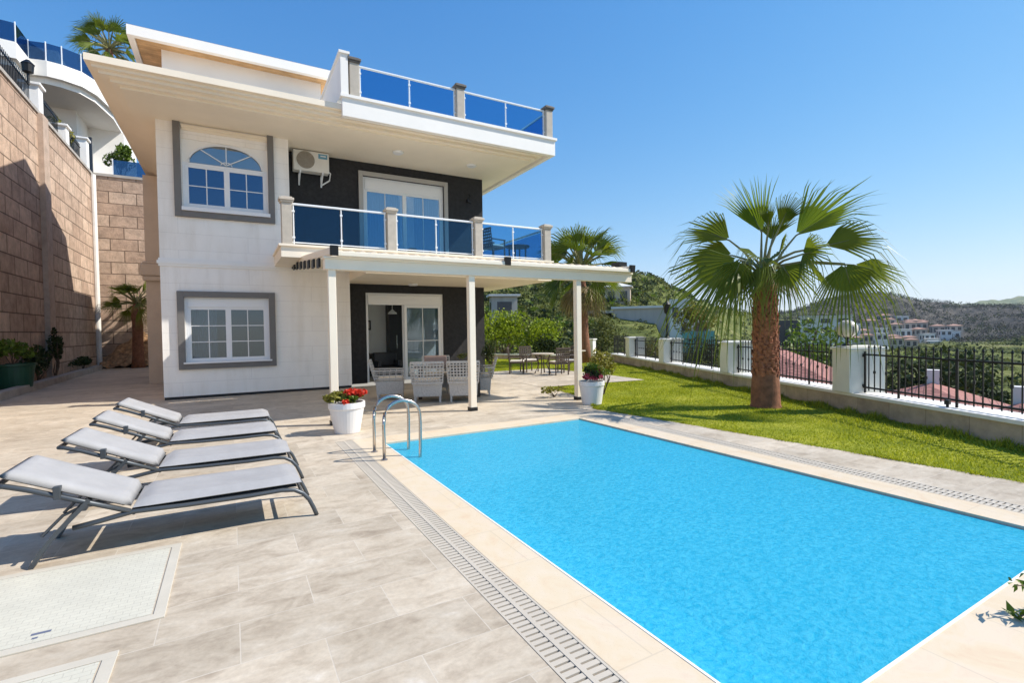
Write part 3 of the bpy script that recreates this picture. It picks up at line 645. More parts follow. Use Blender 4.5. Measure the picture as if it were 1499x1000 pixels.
def casement(x0, x1, z0, z1, y, glassmat, muntin_h=1, muntin_v=1, sashes=2, fw=.06, shutter=None, parent=None, name='window', low_glass=None):
    """white framed window: frame mesh with sash frames and glazing bars; panes as a sub-part"""
    fr = MB(); ring(fr, x0, x1, z0, z1, fw, y-.03, y+.05)
    gl = MB(); zi1 = z1-fw
    if shutter:
        fr.box(x0+fw, x1-fw, y-.045, y+.05, z1-fw-shutter, z1-fw); zi1 = z1-fw-shutter
    wsum = (x1-x0-2*fw)/sashes
    for k in range(sashes):
        a = x0+fw+wsum*k; b = a+wsum
        ring(fr, a, b, z0+fw, zi1, .065, y-.02, y+.03)
        ia, ib, ic, id_ = a+.065, b-.065, z0+fw+.065, zi1-.065
        for m_ in range(muntin_v):
            xx = ia+(ib-ia)*(m_+1)/(muntin_v+1); fr.box(xx-.012, xx+.012, y-.012, y+.012, ic, id_)
        for m_ in range(muntin_h):
            zz = ic+(id_-ic)*(m_+1)/(muntin_h+1); fr.box(ia, ib, y-.010, y+.010, zz-.012, zz+.012)
        gl.box(ia, ib, y-.003, y+.003, ic, id_)
    p = part(name, fr, 'upvc', villa, bevel=.004); part('pane', gl, glassmat, p); return p
lw_ = casement(-1.01, .90, .90, 2.62, YF+.06, 'win_glass', 2, 1, shutter=.22)
mb = MB(); mb.box(-1.06, .95, YF-.14, YF+.02, .895, .935); part('sill', mb, 'upvc', lw_)
uw = casement(-.97, .97, 4.86, 6.02, YF+.06, 'win_blue', 1, 1)
mb = MB(); mb.box(-1.0, 1.0, YF-.14, YF+.02, 4.77, 4.86); part('sill', mb, 'upvc', uw)
# arched light over the upper window
AZ0, AH, AW = 6.04, .52, .84
N = 28; arch = [(-AW*math.cos(math.pi*i/N), AZ0+AH*math.sin(math.pi*i/N)) for i in range(N+1)]
mb = MB()
top = 6.60
for i in range(N):                                   # white spandrel panel round the arch
    (a, za), (b, zb) = arch[i], arch[i+1]
    mb.add([(a, YF+.05, za), (b, YF+.05, zb), (b, YF+.05, top), (a, YF+.05, top)], [(0, 1, 2, 3)])
    mb.add([(a, YF+.05, za), (b, YF+.05, zb), (b, YF+.12, zb), (a, YF+.12, za)], [(3, 2, 1, 0)])
mb.add([(-.97, YF+.05, 6.02), (-AW, YF+.05, 6.02), (-AW, YF+.05, top), (-.97, YF+.05, top)], [(0, 1, 2, 3)])
mb.add([(AW, YF+.05, 6.02), (.97, YF+.05, 6.02), (.97, YF+.05, top), (AW, YF+.05, top)], [(0, 1, 2, 3)])
part('spandrel', mb, 'white', villa)
mb = MB(); mb.tube([(x, YF+.05, z) for x, z in arch], .028, 6)
for ang in (45, 90, 135):
    mb.bar((0, YF+.07, AZ0+.02), (-AW*math.cos(R(ang)), YF+.07, AZ0+AH*math.sin(R(ang))), .022, .022)
mb.tube([(-.13*math.cos(math.pi*i/8), YF+.065, AZ0+.1*math.sin(math.pi*i/8)) for i in range(9)], .012, 5)
al = part('arched_window', mb, 'upvc', villa)
mb = MB(); mb.add([(x, YF+.085, z) for x, z in arch], [tuple(range(N+1))]); part('pane', mb, 'win_frost', al)
mb = MB(); mb.box(-.97, .97, YF-.03, YF, 6.80, 6.86); mb.box(-.97, .97, YF-.06, YF, 6.86, 6.93); part('cornice_strip', mb, 'cream', villa)
# balcony door (upper) and terrace door (lower, left leaf open)
ud = casement(3.72, 6.42, 3.78, 6.55, YD+.08, 'win_frost', 0, 1, fw=.07, shutter=.32, name='balcony_door')
fr = MB(); ring(fr, 3.73, 6.33, .02, 2.88, .07, YD+.03, YD+.12, 'LRT'); fr.box(3.80, 6.26, YD-.01, YD+.12, 2.50, 2.81)
ring(fr, 4.98, 6.26, .03, 2.50, .09, YD+.05, YD+.10); ring(fr, 4.93, 6.18, .03, 2.50, .085, YD+.105, YD+.15)
for xx in (5.62,): fr.box(xx-.012, xx+.012, YD+.065, YD+.085, .12, 2.41)
fr.box(5.07, 6.17, YD+.065, YD+.085, 1.30, 1.325)
sdoor = part('sliding_door', fr, 'upvc', villa, bevel=.004)
mb = MB(); mb.box(5.07, 6.17, YD+.072, YD+.078, .12, 2.41); part('pane', mb, 'win_glass', sdoor)
# curtains behind windows
def curtain(x0, x1, z0, z1, y):
    k = 60; vs = []
    for i in range(k+1):
        x = x0+(x1-x0)*i/k; yy = y+.035*math.sin(i*1.35)+.015*math.sin(i*.6)
        vs += [(x, yy, z0), (x, yy, z1)]
    mb = MB(); mb.add(vs, [(2*i, 2*i+2, 2*i+3, 2*i+1) for i in range(k)]); part('curtain', mb, 'curtain', villa, smooth=True)
curtain(-.95, -.32, .95, 2.45, YF+.35); curtain(3.85, 5.0, 3.8, 6.2, YD+.4); curtain(5.5, 6.35, 3.8, 6.2, YD+.4)
# lights
def downlight(x, y, z):
    mb = MB(); mb.lathe([(.001, -.06), (.13, -.06), (.16, -.035), (.16, 0)], (x, y, z), 24); part('ceiling_light', mb, 'upvc', villa, smooth=False)
downlight(4.45, 14.6, SZ); downlight(6.9, 14.7, SZ); downlight(5.1, 15.4, 3.15)
mb = MB(); mb.box(7.28, 7.42, YD-.10, YD, 6.10, 6.22); mb.tube([(7.35, YD-.09, 6.22), (7.35, YD-.15, 6.32), (7.35, YD-.08, 6.36)], .03, 8); part('wall_lamp', mb, 'black_metal', villa)

# ---- things inside the open terrace door
t = thing('sideboard', 'long dark sideboard inside the open terrace door', 'sideboard', (4.15, 18.1, .03))
mb = MB(); mb.box(3.6, 4.7, 17.85, 18.38, .13, .85); part('body', mb, 'int_dark', t, bevel=.01)
mb = MB(); mb.box(3.7, 3.8, 17.9, 18.0, .03, .13); mb.box(4.5, 4.6, 17.9, 18.0, .03, .13); part('leg', mb, 'int_dark', t)
t = thing('tall_cabinet', 'tall black cabinet inside the terrace door, left of the closed glass leaf', 'cabinet', (5.3, 18.2, .03))
mb = MB(); mb.box(5.0, 5.5, 17.9, 18.38, .03, 2.8); part('body', mb, 'int_dark', t, bevel=.01)
mb = MB(); mb.box(5.25, 5.28, 17.88, 17.9, 1.0, 1.5); part('handle', mb, 'steel', t)
t = thing('armchair', 'black armchair just inside the open terrace door', 'armchair', (4.6, 16.85, .03))
mb = MB(); mb.box(4.2, 5.0, 16.5, 17.2, .15, .45); part('seat', mb, 'int_dark', t, bevel=.04)
mb = MB(); mb.box(4.2, 5.0, 17.05, 17.22, .45, .92); part('backrest', mb, 'int_dark', t, bevel=.04)
for xx in (4.2, 4.88):
    mb = MB(); mb.box(xx, xx+.12, 16.5, 17.05, .45, .66); part('arm', mb, 'int_dark', t, bevel=.03)
t = thing('wall_picture', 'small framed picture on the white wall inside the terrace door', 'picture', (4.2, 18.38, 1.9))
mb = MB(); ring(mb, 4.0, 4.45, 1.7, 2.05, .04, 18.36, 18.398); part('frame', mb, 'int_dark', t)
mb = MB(); mb.box(4.04, 4.41, 18.37, 18.397, 1.74, 2.01); part('print', mb, 'far_grey', t)
t = thing('pendant_lamp', 'white pendant lamp hanging before the tall black cabinet indoors', 'lamp', (4.95, 17.3, 2.25))
mb = MB(); mb.lathe([(.16, 0), (.15, .04), (.06, .12), (.012, .16), (.012, .95)], (4.95, 17.3, 2.25), 16); part('shade', mb, 'upvc', t)

# ---- air conditioner
t = thing('air_conditioner', 'aged white outdoor air conditioner unit bracketed to the black wall above the balcony', 'air conditioner', (2.2, YD, 6.38))
ax0, ax1, ay0, ay1, az0, az1 = 1.68, 2.66, 15.60, 15.90, 6.36, 6.95
mb = MB(); mb.box(ax0, ax1, ay0, ay1, az0, az1); part('casing', mb, 'ac', t, bevel=.02)
mb = MB(); c = (ax0+.33, az0+.31); fr = MB()
fr.add([(c[0]+.245*math.cos(2*math.pi*i/32), ay0-.004, c[1]+.245*math.sin(2*math.pi*i/32)) for i in range(32)], [tuple(range(32))])
part('fan_opening', fr, 'ac_grille', t)
for rr in (.05, .09, .13, .17, .21, .245): mb.tube([(c[0]+rr*math.cos(2*math.pi*i/32), ay0-.015, c[1]+rr*math.sin(2*math.pi*i/32)) for i in range(33)], .005, 5)
for k in range(8): mb.bar((c[0], ay0-.014, c[1]), (c[0]+.24*math.cos(k*math.pi/4), ay0-.014, c[1]+.24*math.sin(k*math.pi/4)), .007, .007)
part('fan_grille', mb, 'newel', t)
mb = MB(); mb.box(ax1-.30, ax1-.05, ay0-.004, ay0-.001, az1-.19, az1-.05); lb = part('label_plate', mb, 'ac_label', t)
mb = MB(); mb.box(ax1-.24, ax1-.09, ay0-.007, ay0-.005, az1-.125, az1-.095); part('label_print', mb, 'upvc', lb)
for xx in (ax0+.18, ax1-.18):
    mb = MB(); mb.bar((xx, ay0-.02, az0-.025), (xx, YD, az0-.025), .04, .05); mb.bar((xx, ay0+.05, az0-.05), (xx, YD-.005, az0-.30), .035, .03); mb.bar((xx, YD-.012, az0), (xx, YD-.012, az0-.34), .04, .02, (0, 1, 0)); part('bracket', mb, 'upvc', t)
mb = MB(); mb.tube([(ax1-.02, 15.8, az0+.12), (ax1+.07, 15.84, az0+.08), (ax1+.05, 15.9, az0-.12), (ax1-.2, 15.95, az0-.30)], .022, 8); part('pipe', mb, 'upvc', t)

# ---- pergola
per = thing('pergola', 'white pergola with a retracted fabric roof in front of the terrace door', 'pergola', (4.2, 9.2, 0))
PYF = 9.2
for (x, y) in ((1.56, PYF), (4.25, PYF), (6.93, PYF)):
    mb = MB(); mb.box(x-.066, x+.066, y-.066, y+.066, .06, 2.745); p = part('post', mb, 'pergola', per, bevel=.008)
    mb = MB(); mb.box(x-.078, x+.078, y-.078, y+.078, 0.004, .075); part('post_base', mb, 'black_metal', p)
mb = MB(); mb.box(1.44, 8.50, PYF-.10, PYF+.10, 2.745, 2.93); mb.box(1.42, 8.52, PYF-.13, PYF+.10, 2.93, 2.965); part('front_beam', mb, 'pergola', per, bevel=.006)
def rz_(y): return 2.99+(y-9.05)*(3.58-2.99)/(14.8-9.05)
for x, y1 in ((1.58, 14.9), (5.0, 12.9), (8.42, 14.6)):
    mb = MB(); mb.bar((x, 9.02, rz_(9.02)+.07), (x, y1, rz_(y1)+.02), .10, .13); p = part('roof_rail', mb, 'pergola', per, bevel=.006)
    mb = MB(); mb.bar((x, 8.95, rz_(8.95)+.075), (x, 9.03, rz_(9.03)+.075), .135, .175); part('end_cap', mb, 'black_metal', p, bevel=.01)
mb = MB(); mb.box(1.64, 8.48, 8.98, 9.10, 2.97, 3.05); part('gutter_beam', mb, 'pergola', per, bevel=.01)
def roof_sheet(x0, x1, y0, y1):
    k = int((x1-x0)/.2*8); vs = []; m_ = 10
    for j in range(m_+1):
        y = y0+(y1-y0)*j/m_
        for i in range(k+1):
            vs.append((x0+(x1-x0)*i/k, y, rz_(y)+.075+.028*math.sin(2*math.pi*i/8)))
    mb = MB(); mb.add(vs, [(j*(k+1)+i, j*(k+1)+i+1, (j+1)*(k+1)+i+1, (j+1)*(k+1)+i) for j in range(m_) for i in range(k)])
    part('fabric_roof', mb, 'fabric_roof', per, smooth=True)
roof_sheet(1.64, 4.94, 9.06, 12.9); roof_sheet(5.06, 8.36, 9.06, 12.9)
for k in range(7):
    y = 10.2+k*.7; mb = MB(); mb.box(1.49, 1.53, y-.05, y+.22, rz_(y)-.20, rz_(y)-.03); part('fold_gap_block', mb, 'black_metal', per)  # black blocks stand in for the shaded gaps between hanging awning folds
mb = MB(); mb.box(1.50, 1.66, 14.86, 15.0, rz_(14.9)-.18, rz_(14.9)+.12); part('wall_bracket', mb, 'black_metal', per)
mb = MB(); mb.box(8.30, 8.54, 9.3, 9.6, 3.14, 3.26); part('awning_motor', mb, 'black_metal', per)

# ================================================================== POOL LADDER
t = thing('pool_ladder', 'stainless steel pool ladder with two hooped handrails at the far left pool corner', 'ladder', (1.68, 6.55, 0))
def hoop(y):
    pts = [(1.66, y, .0), (1.66, y, .45), (1.67, y, .56)]
    for i in range(13):
        a = math.pi-math.pi*i/12; pts.append((1.905+.235*math.cos(a), y, .55+.20*math.sin(a)))
    pts += [(2.145, y, .45), (2.14, y, .1), (2.12, y, -.3), (2.02, y, -1.0)]
    mb = MB(); mb.tube(pts, .021, 12); p = part('handrail', mb, 'steel', t, smooth=True)
    mb = MB(); mb.lathe([(.045, .004), (.045, .012), (.026, .022)], (1.66, y, 0), 16); part('flange', mb, 'steel', p)
hoop(6.30); hoop(6.80)
for z in (-.25, -.5, -.75):
    mb = MB(); mb.box(2.04, 2.12, 6.32, 6.78, z-.012, z+.012); part('step', mb, 'steel', t)

# ================================================================== SUN LOUNGERS
def lounger():
    t = thing('sun_lounger', 'x', 'sun lounger', (0, 0, 0), 0, 'sun loungers in a row on the terrace')
    for y in (.025, .635):
        pts = [(.98, y, 0), (.955, y, .07), (.92, y, .15), (.87, y, .215), (.80, y, .258), (.70, y, .272), (.45, y, .268), (0, y, .275), (-.34, y, .29), (-.55, y, .255), (-.70, y, .235)]
        mb = MB(); mb.tube(pts, [.019]*11, 8); part('frame_rail', mb, 'charcoal', t, smooth=True)
        # slanted rear leg: a bent flat bar
        mb = MB(); q = [(-.60, y, .43), (-.66, y, .36), (-.78, y, .23), (-.87, y, .11), (-.93, y, .0)]
        for a, b in zip(q, q[1:]): mb.bar(a, b, .03, .075, (1, 0, .6))
        for (bx, bz) in ((-.70, .31), (-.80, .20), (-.87, .10)): mb.tube([(bx, y-.021, bz), (bx, y+.021, bz)], .012, 8)
        part('leg', mb, 'charcoal', t)
        mb = MB(); mb.tube([(-.60, y*.9+.03, .40), (-.76, y*.9+.03, .33), (-.88, y*.9+.03, .20)], .011, 6); part('brace', mb, 'charcoal', t)
        pb = [(-.36, y, .295), (-.70, y, .45), (-.94, y, .56), (-1.06, y, .605), (-1.10, y, .612)]
        mb = MB(); mb.tube(pb, .019, 8); part('backrest_rail', mb, 'charcoal', t, smooth=True)
        mb = MB(); mb.box(-.80, -.755, y-.026, y+.026, .465, .56); part('clip', mb, 'charcoal', t, bevel=.006)
    for cx_, cz_ in ((.86, .225), (-.34, .275), (-.78, .23)):
        mb = MB(); mb.tube([(cx_, .03, cz_), (cx_, .63, cz_)], .014, 8); part('crossbar', mb, 'charcoal', t)
    mb = MB(); mb.tube([(-1.10, .02, .612), (-1.10, .64, .612)], .019, 8); part('top_bar', mb, 'charcoal', t)
    mb = MB(); mb.box(-.36, .82, .03, .63, .284, .292); part('sling', mb, 'sling', t)
    def pad(x0, z0, x1, z1, th, nm):
        mb = MB(); a = np.array([x0, 0, z0]); b = np.array([x1, 0, z1]); d = b-a; L = np.linalg.norm(d); d /= L; up = np.array([-d[2], 0, d[0]]);
        if up[2] < 0: up = -up
        nx_, ny_ = 16, 10; top = []; bot = []
        for i in range(nx_+1):
            for j in range(ny_+1):
                u, v = i/nx_, j/ny_; e_ = min(u*L, (1-u)*L, v*.60, (1-v)*.60); k = min(1, e_/.035); k = math.sqrt(1-(1-k)**2)
                sag = -.008*math.sin(math.pi*u)*math.sin(math.pi*v)
                base = a+d*L*u+np.array([0, .015+.63*v, 0])
                top.append(base+up*(th*(.35+.65*k)+sag)); bot.append(base+up*(th*.35*(1-k)))
        n = ny_+1; m_ = len(top)
        fs = [(i*n+j, (i+1)*n+j, (i+1)*n+j+1, i*n+j+1) for i in range(nx_) for j in range(ny_)]
        fs += [tuple(m_+q for q in reversed(f)) for f in fs]
        for i in range(nx_): fs += [(i*n, m_+i*n, m_+(i+1)*n, (i+1)*n), ((i+1)*n+ny_, m_+(i+1)*n+ny_, m_+i*n+ny_, i*n+ny_)]
        for j in range(ny_): fs += [(j+1, m_+j+1, m_+j, j), (nx_*n+j, m_+nx_*n+j, m_+nx_*n+j+1, nx_*n+j+1)]
        mb.add(top+bot, fs); return part(nm, mb, 'cushion', t, smooth=True)
    pad(-.345, .296, .86, .296, .072, 'seat_cushion'); pad(-.365, .312, -1.10, .655, .076, 'back_cushion'); return t
L0 = lounger()
LL = [((-.35, 4.72), 'nearest grey padded sun lounger, beside the large hatch cover'),
      ((-.32, 6.02), 'grey padded sun lounger, second of the row counted from the hatch cover'),
      ((-.35, 7.42), 'grey padded sun lounger, second of the row counted from the white villa wall'),
      ((-.36, 8.80), 'farthest grey padded sun lounger, nearest to the white villa wall')]
for i, ((x, y), lab) in enumerate(LL):
    o = L0 if i == 0 else copy_tree(L0)
    o.location = (x, y, .002); o['label'] = lab
    o.rotation_euler.z = R([0, -1.2, .6, -.6][i])

# ================================================================== FLOWER POTS
def flowerpot(label, x, y, rt, rb, hh, seed, kind):
    rng = np.random.default_rng(seed)
    t = thing('flower_pot', label, 'flower pot', (x, y, 0), 0, 'white planters by the pergola posts')
    mb = MB(); mb.lathe([(rb, 0.004), (rb+(rt-rb)*.8, hh*.78), (rt*.965, hh*.80), (rt, hh*.82), (rt, hh), (rt-.03, hh), (rt-.035, hh-.05), (.01, hh-.05)], (x, y, 0), 32); part('pot', mb, 'pot', t, smooth=False)
    mb = MB(); mb.lathe([(rt-.03, hh-.06), (rt-.03, hh-.045)], (x, y, 0), 20); part('soil', mb, 'soil', t)
    if kind == 'red':
        foliage('foliage', rng, (x-.12, y-.02, hh+.07), (.27, .24, .12), 420, .085, 'leaf_yellow', t, 9, .45, zmin=hh-.10, aspect=.7)
        foliage('foliage', rng, (x+.06, y, hh+.04), (.24, .22, .11), 320, .075, 'leaf', t, 8, .45, aspect=.7)
        foliage('flowers', rng, (x+.09, y-.06, hh+.13), (.22, .20, .11), 520, .05, 'red_flower', t, 12, .35, aspect=.9)
        foliage('flowers', rng, (x-.04, y-.22, hh+.0), (.09, .06, .10), 90, .045, 'red_flower', t, 5, .35, aspect=.9)
    else:
        foliage('foliage', rng, (x+.05, y, hh+.16), (.30, .28, .22), 520, .07, 'leaf_dark', t, 10, .45, aspect=.6)
        foliage('foliage', rng, (x+.08, y+.02, hh+.22), (.3, .28, .2), 320, .07, 'leaf', t, 10, .4, aspect=.6)
        foliage('flowers', rng, (x-.10, y-.08, hh+.10), (.26, .22, .14), 420, .055, 'burgundy_flower', t, 10, .38, aspect=.9)
        foliage('flowers', rng, (x+.14, y-.05, hh+.17), (.2, .18, .14), 240, .05, 'burgundy_flower', t, 8, .35, aspect=.9)
flowerpot('white pot of bright red geraniums beside the left pergola post', 1.62, 8.42, .29, .20, .50, 11, 'red')
flowerpot('white pot of burgundy flowers beside the right pergola post', 6.80, 8.55, .28, .21, .50, 12, 'dark')
bush('shrub', 'loose yellow green shrub growing on the lawn behind the pot of burgundy flowers', 'shrub', (8.0, 9.6, 0), (.42, .42, .62), 900, .085, 'leaf_yellow', 21, lumps=16, lump=.35, h=.72)
# sprawling dry plant beside right post
bush('shrub', 'low pale trailing plant at the foot of the right pergola post', 'shrub', (6.75, 9.9, 0), (.55, .3, .16), 300, .07, 'leaf_yellow', 22, lumps=10, lump=.3, nst=4)

# ================================================================== DINING SET
def wicker_chair():
    t = thing('wicker_chair', 'x', 'chair', (0, 0, 0), 0, 'wicker chairs round the dining table')   # faces +Y, back at -Y
    W, D = .60, .60
    mb = MB(); mb.add([(-W/2, -D/2, .13), (W/2, -D/2, .13), (W/2, D/2, .13), (-W/2, D/2, .13), (-W/2-.02, -D/2-.02, .42), (W/2+.02, -D/2-.02, .42), (W/2+.02, D/2+.01, .42), (-W/2-.02, D/2+.01, .42)],
                      [(3, 2, 1, 0), (4, 5, 6, 7), (0, 1, 5, 4), (1, 2, 6, 5), (2, 3, 7, 6), (3, 0, 4, 7)]); part('seat', mb, 'wicker', t, world=False, bevel=.012)
    # lattice back: woven straps leaning back
    mb = MB(); nx_, nz_ = 10, 7
    def bp(u, v):
        return np.array([(u-.5)*(W+.06+.05*v), -D/2-.02-.13*v-.035*(1-(2*u-1)**2), .42+.44*v])
    for i in range(nx_+1):
        for k in range(6): mb.bar(bp(i/nx_, k/6), bp(i/nx_, (k+1)/6), .026, .012, (0, 1, 0))
    for j in range(nz_+1):
        hh = .05 if j in (0, nz_) else .024
        for i in range(nx_): mb.bar(bp(i/nx_, j/nz_)+np.array([0, -.006, 0]), bp((i+1)/nx_, j/nz_)+np.array([0, -.006, 0]), .014, hh)
    part('backrest', mb, 'wicker', t, world=False)
    for s_ in (-1, 1):
        mb = MB()
        for k in range(5):
            y = -D/2+.02+k*(D-.05)/4; mb.bar((s_*(W/2+.02), y, .42), (s_*(W/2+.04), y, .64), .03, .014, (0, 1, 0))
        for z in (.48, .55): mb.bar((s_*(W/2+.025), -D/2-.04, z), (s_*(W/2+.035), D/2, z), .012, .024)
        mb.bar((s_*(W/2+.04), -D/2-.08, .655), (s_*(W/2+.04), D/2, .645), .065, .03); part('arm', mb, 'wicker', t, world=False, bevel=.008)
        for y in (-D/2+.03, D/2-.03):
            mb = MB(); mb.bar((s_*(W/2-.03), y, 0), (s_*(W/2-.03), y, .14), .042, .042); part('leg', mb, 'wicker', t, world=False)
    mb = MB(); mb.box(-W/2+.03, W/2-.03, -D/2+.02, D/2-.01, .42, .49); part('cushion', mb, 'cream_cushion', t, world=False, bevel=.02)
    return t
TA = R(-20)                                           # table turned a little from the facade
W0 = wicker_chair()
tc = np.array([4.72, 11.6]); ua = np.array([math.cos(TA), math.sin(TA)]); va = np.array([-ua[1], ua[0]])
CH = [(-.52, -.78, 0, 'wicker chair on the pool side of the dining table, left of the middle post'),
      (.30, -.84, 0, 'wicker chair half hidden by the middle pergola post'),
      (-1.42, -.10, -90, 'wicker chair at the left end of the dining table, beside the white wall'),
      (.72, .05, 90, 'wicker chair at the right end of the dining table, beside the black wall'),
      (-.30, .85, 180, 'wicker chair on the far side of the dining table with a dusty pink cushion'),]
for i, (a, b, rz, lab) in enumerate(CH):
    o = W0 if i == 0 else copy_tree(W0)
    p = tc+ua*a+va*b; o.scale = (1.04, 1.04, 1.08); o.location = (p[0], p[1], .002); o.rotation_euler = (0, 0, TA+R(rz)+R(rnd.uniform(-5, 5))); o['label'] = lab
p = tc+ua*-.32+va*.62
o = mesh_obj('seat_cushion', MB().box(-.29, .29, -.05, .05, .0, .36).v, MB().box(-.29, .29, -.05, .05, 0, .36).f, 'pink_cushion', bevel=.04)
o.location = (p[0], p[1], .64); o.rotation_euler = (R(12), 0, TA); tag(o, 'dusty pink cushion propped on the chair at the far side of the dining table', 'cushion')
t = thing('dining_table', 'dark topped dining table under the pergola', 'table', (tc[0], tc[1], 0), TA)
mb = MB(); mb.box(-.85, .85, -.46, .46, .72, .755); part('table_top', mb, 'table_dark', t, world=False, bevel=.008)
for sx in (-.7, .7):
    for sy in (-.36, .36):
        mb = MB(); mb.box(sx-.04, sx+.04, sy-.04, sy+.04, 0, .72); part('leg', mb, 'dark_wicker', t, world=False)
def bowl(label, a, b, r):
    p = tc+ua*a+va*b; mb = MB(); mb.lathe([(r*.45, 0), (r*.9, r*.5), (r, r*.95), (r*.93, r*.95), (r*.8, r*.5), (.005, r*.12)], (p[0], p[1], .757), 16)
    tag(mesh_obj('bowl', mb.v, mb.f, 'upvc', smooth=True), label, 'bowl', 'bowls on the dining table')
bowl('left of the two white bowls on the dining table', -.78, -.05, .10); bowl('right of the two white bowls on the dining table', -.58, -.02, .085)
p = tc+ua*.35
t = thing('potted_plant', 'small leafy plant in a dark pot on the dining table', 'plant', (p[0], p[1], .757))
mb = MB(); mb.lathe([(.06, 0), (.08, .12), (.07, .12)], (p[0], p[1], .757), 16); part('pot', mb, 'dark_wicker', t)
foliage('foliage', np.random.default_rng(5), (p[0], p[1], .98), (.16, .16, .14), 220, .05, 'leaf_olive', t, 8, .45)
bush('shrub', 'wispy grey green potted shrub at the right corner of the black wall', 'shrub', (7.6, 14.9, 0), (.32, .32, .72), 900, .07, 'leaf_dark', 31, lumps=14, lump=.35, h=.75)

# ================================================================== BISTRO SETS
def bistro_chair():
    t = thing('garden_chair', 'x', 'chair', (0, 0, 0), 0, 'brown garden chairs on the patio')   # faces +Y
    mb = MB(); mb.box(-.26, .26, -.26, .26, .38, .43); part('seat', mb, 'dark_wicker', t, world=False)
    mb = MB(); mb.box(-.25, .25, -.24, .26, .432, .49); part('cushion', mb, 'cream_cushion', t, world=False, bevel=.015)
    mb = MB()
    for k in range(7): mb.bar((-.24+.08*k, -.26, .43), (-.25+.083*k, -.34, .94), .03, .02, (0, 1, 0))
    for j in range(6): z = .50+.09*j; mb.bar((-.27, -.268-.085*(z-.43)*1.8, z), (.27, -.268-.085*(z-.43)*1.8, z), .018, .05)
    mb.bar((-.28, -.342, .94), (.28, -.342, .94), .04, .05); part('backrest', mb, 'dark_wicker', t, world=False)
    for sx in (-.25, .25):
        for sy in (-.25, .24):
            mb = MB(); mb.bar((sx, sy, 0), (sx, sy, .62 if sy > 0 else .42), .035, .035); part('leg', mb, 'dark_wicker', t, world=False)
        mb = MB(); mb.bar((sx, -.30, .635), (sx, .27, .635), .05, .03); part('arm', mb, 'dark_wicker', t, world=False)
    return t
def bistro_table(label, x, y):
    t = thing('garden_table', label, 'table', (x, y, .006), 0, 'garden tables on the patio')
    mb = MB(); mb.lathe([(.40, .70), (.42, .715), (.42, .735), (.40, .745)], (0, 0, 0), 28); part('table_top', mb, 'table_stone', t, world=False)
    mb = MB()
    for k in range(4):
        a = R(45+90*k); mb.tube([(.30*math.cos(a), .30*math.sin(a), 0), (.14*math.cos(a), .14*math.sin(a), .35), (.28*math.cos(a), .28*math.sin(a), .70)], .024, 8)
    part('leg_frame', mb, 'dark_wicker', t, world=False)
bistro_table('round garden table between the brown chairs on the patio', 9.95, 15.35)
bistro_table('second round garden table, beyond the right hand brown chair on the patio', 12.15, 16.3)
B0 = bistro_chair()
BC = [((9.20, 15.95), -125, 'brown garden chair at the left of the patio table'),
      ((9.95, 16.30), 178, 'brown garden chair behind the patio table, facing the pool'),
      ((10.10, 14.55), -6, 'brown garden chair with its back to the pool at the patio table'),
      ((10.95, 15.25), 82, 'brown garden chair at the right of the patio table, half hidden by the pergola post')]
for i, ((x, y), rz, lab) in enumerate(BC):
    o = B0 if i == 0 else copy_tree(B0); o.location = (x, y, .007); o.rotation_euler = (0, 0, R(rz)); o['label'] = lab
# balcony chair and table
bc = copy_tree(B0); bc.location = (7.15, 13.75, 3.775); bc.rotation_euler = (0, 0, R(-75)); bc['label'] = 'brown chair on the balcony behind the right glass pane'; bc['group'] = 'balcony furniture'
t = thing('balcony_table', 'dark round table on the balcony beside the brown chair', 'table', (8.1, 13.9, 3.775), 0, 'balcony furniture')
mb = MB(); mb.lathe([(.38, .50), (.40, .52), (.40, .55)], (0, 0, 0), 24); part('table_top', mb, 'dark_wicker', t, world=False)
mb = MB()
for k in range(4):
    a = R(45+90*k); mb.tube([(.27*math.cos(a), .27*math.sin(a), 0), (.27*math.cos(a), .27*math.sin(a), .5)], .025, 8)
part('leg_frame', mb, 'dark_wicker', t, world=False)

# ================================================================== GARDEN WALL, PILLARS, RAILINGS
U = np.array([.410, .912]); U /= np.linalg.norm(U); NN = np.array([U[1], -U[0]])   # along (away), outward
P0 = np.array([8.9, 2.32])
def fw(s, o_): return P0+U*s+NN*o_
RM = np.array([[U[0], NN[0], 0], [U[1], NN[1], 0], [0, 0, 1]])
WL = 18.7
t = thing('garden_wall', 'low stone garden wall with pale coping along the lawn, carrying pillars and iron railings', 'wall', (P0[0], P0[1], 0))
mb = MB(); mb.box(-4, WL, 0, .55, -1.6, .30, RM, (P0[0], P0[1], 0)); part('wall', mb, 'lowwall', t)
mb = MB(); mb.box(-4, WL, -.03, .60, .30, .36, RM, (P0[0], P0[1], 0)); part('coping', mb, 'wallcap', t, bevel=.006)
def s_of(x, y): return float((np.array([x, y])-P0)@U)
PIL = [(2.87, .42, 'big white fence pillar beneath the globe lamp, right of the large palm'),
       (7.18, .42, 'white fence pillar just left of the large palm trunk'),
       (11.63, .44, 'white fence pillar at the foot of the tall black lamp pole'),
       (15.45, .46, 'white fence pillar left of the one with the black lamp pole')]
REARP = (.95, .5)
for i, (s, wd, lab) in enumerate(PIL):
    c = fw(s, .28)
    t = thing('fence_pillar', lab, 'pillar', (c[0], c[1], .36), 0, 'white pillars on the garden wall')
    mb = MB(); mb.box(-.02, wd, -.36, .36, 0, .80, RM, (c[0], c[1], .361)); part('shaft', mb, 'pillar', t, bevel=.008)
    mb = MB(); mb.box(-.06, wd+.04, -.40, .40, .80, .85, RM, (c[0], c[1], .361)); mb.box(.02, wd-.04, -.32, .32, .85, .875, RM, (c[0], c[1], .361)); part('cap', mb, 'pillar', t, bevel=.01)
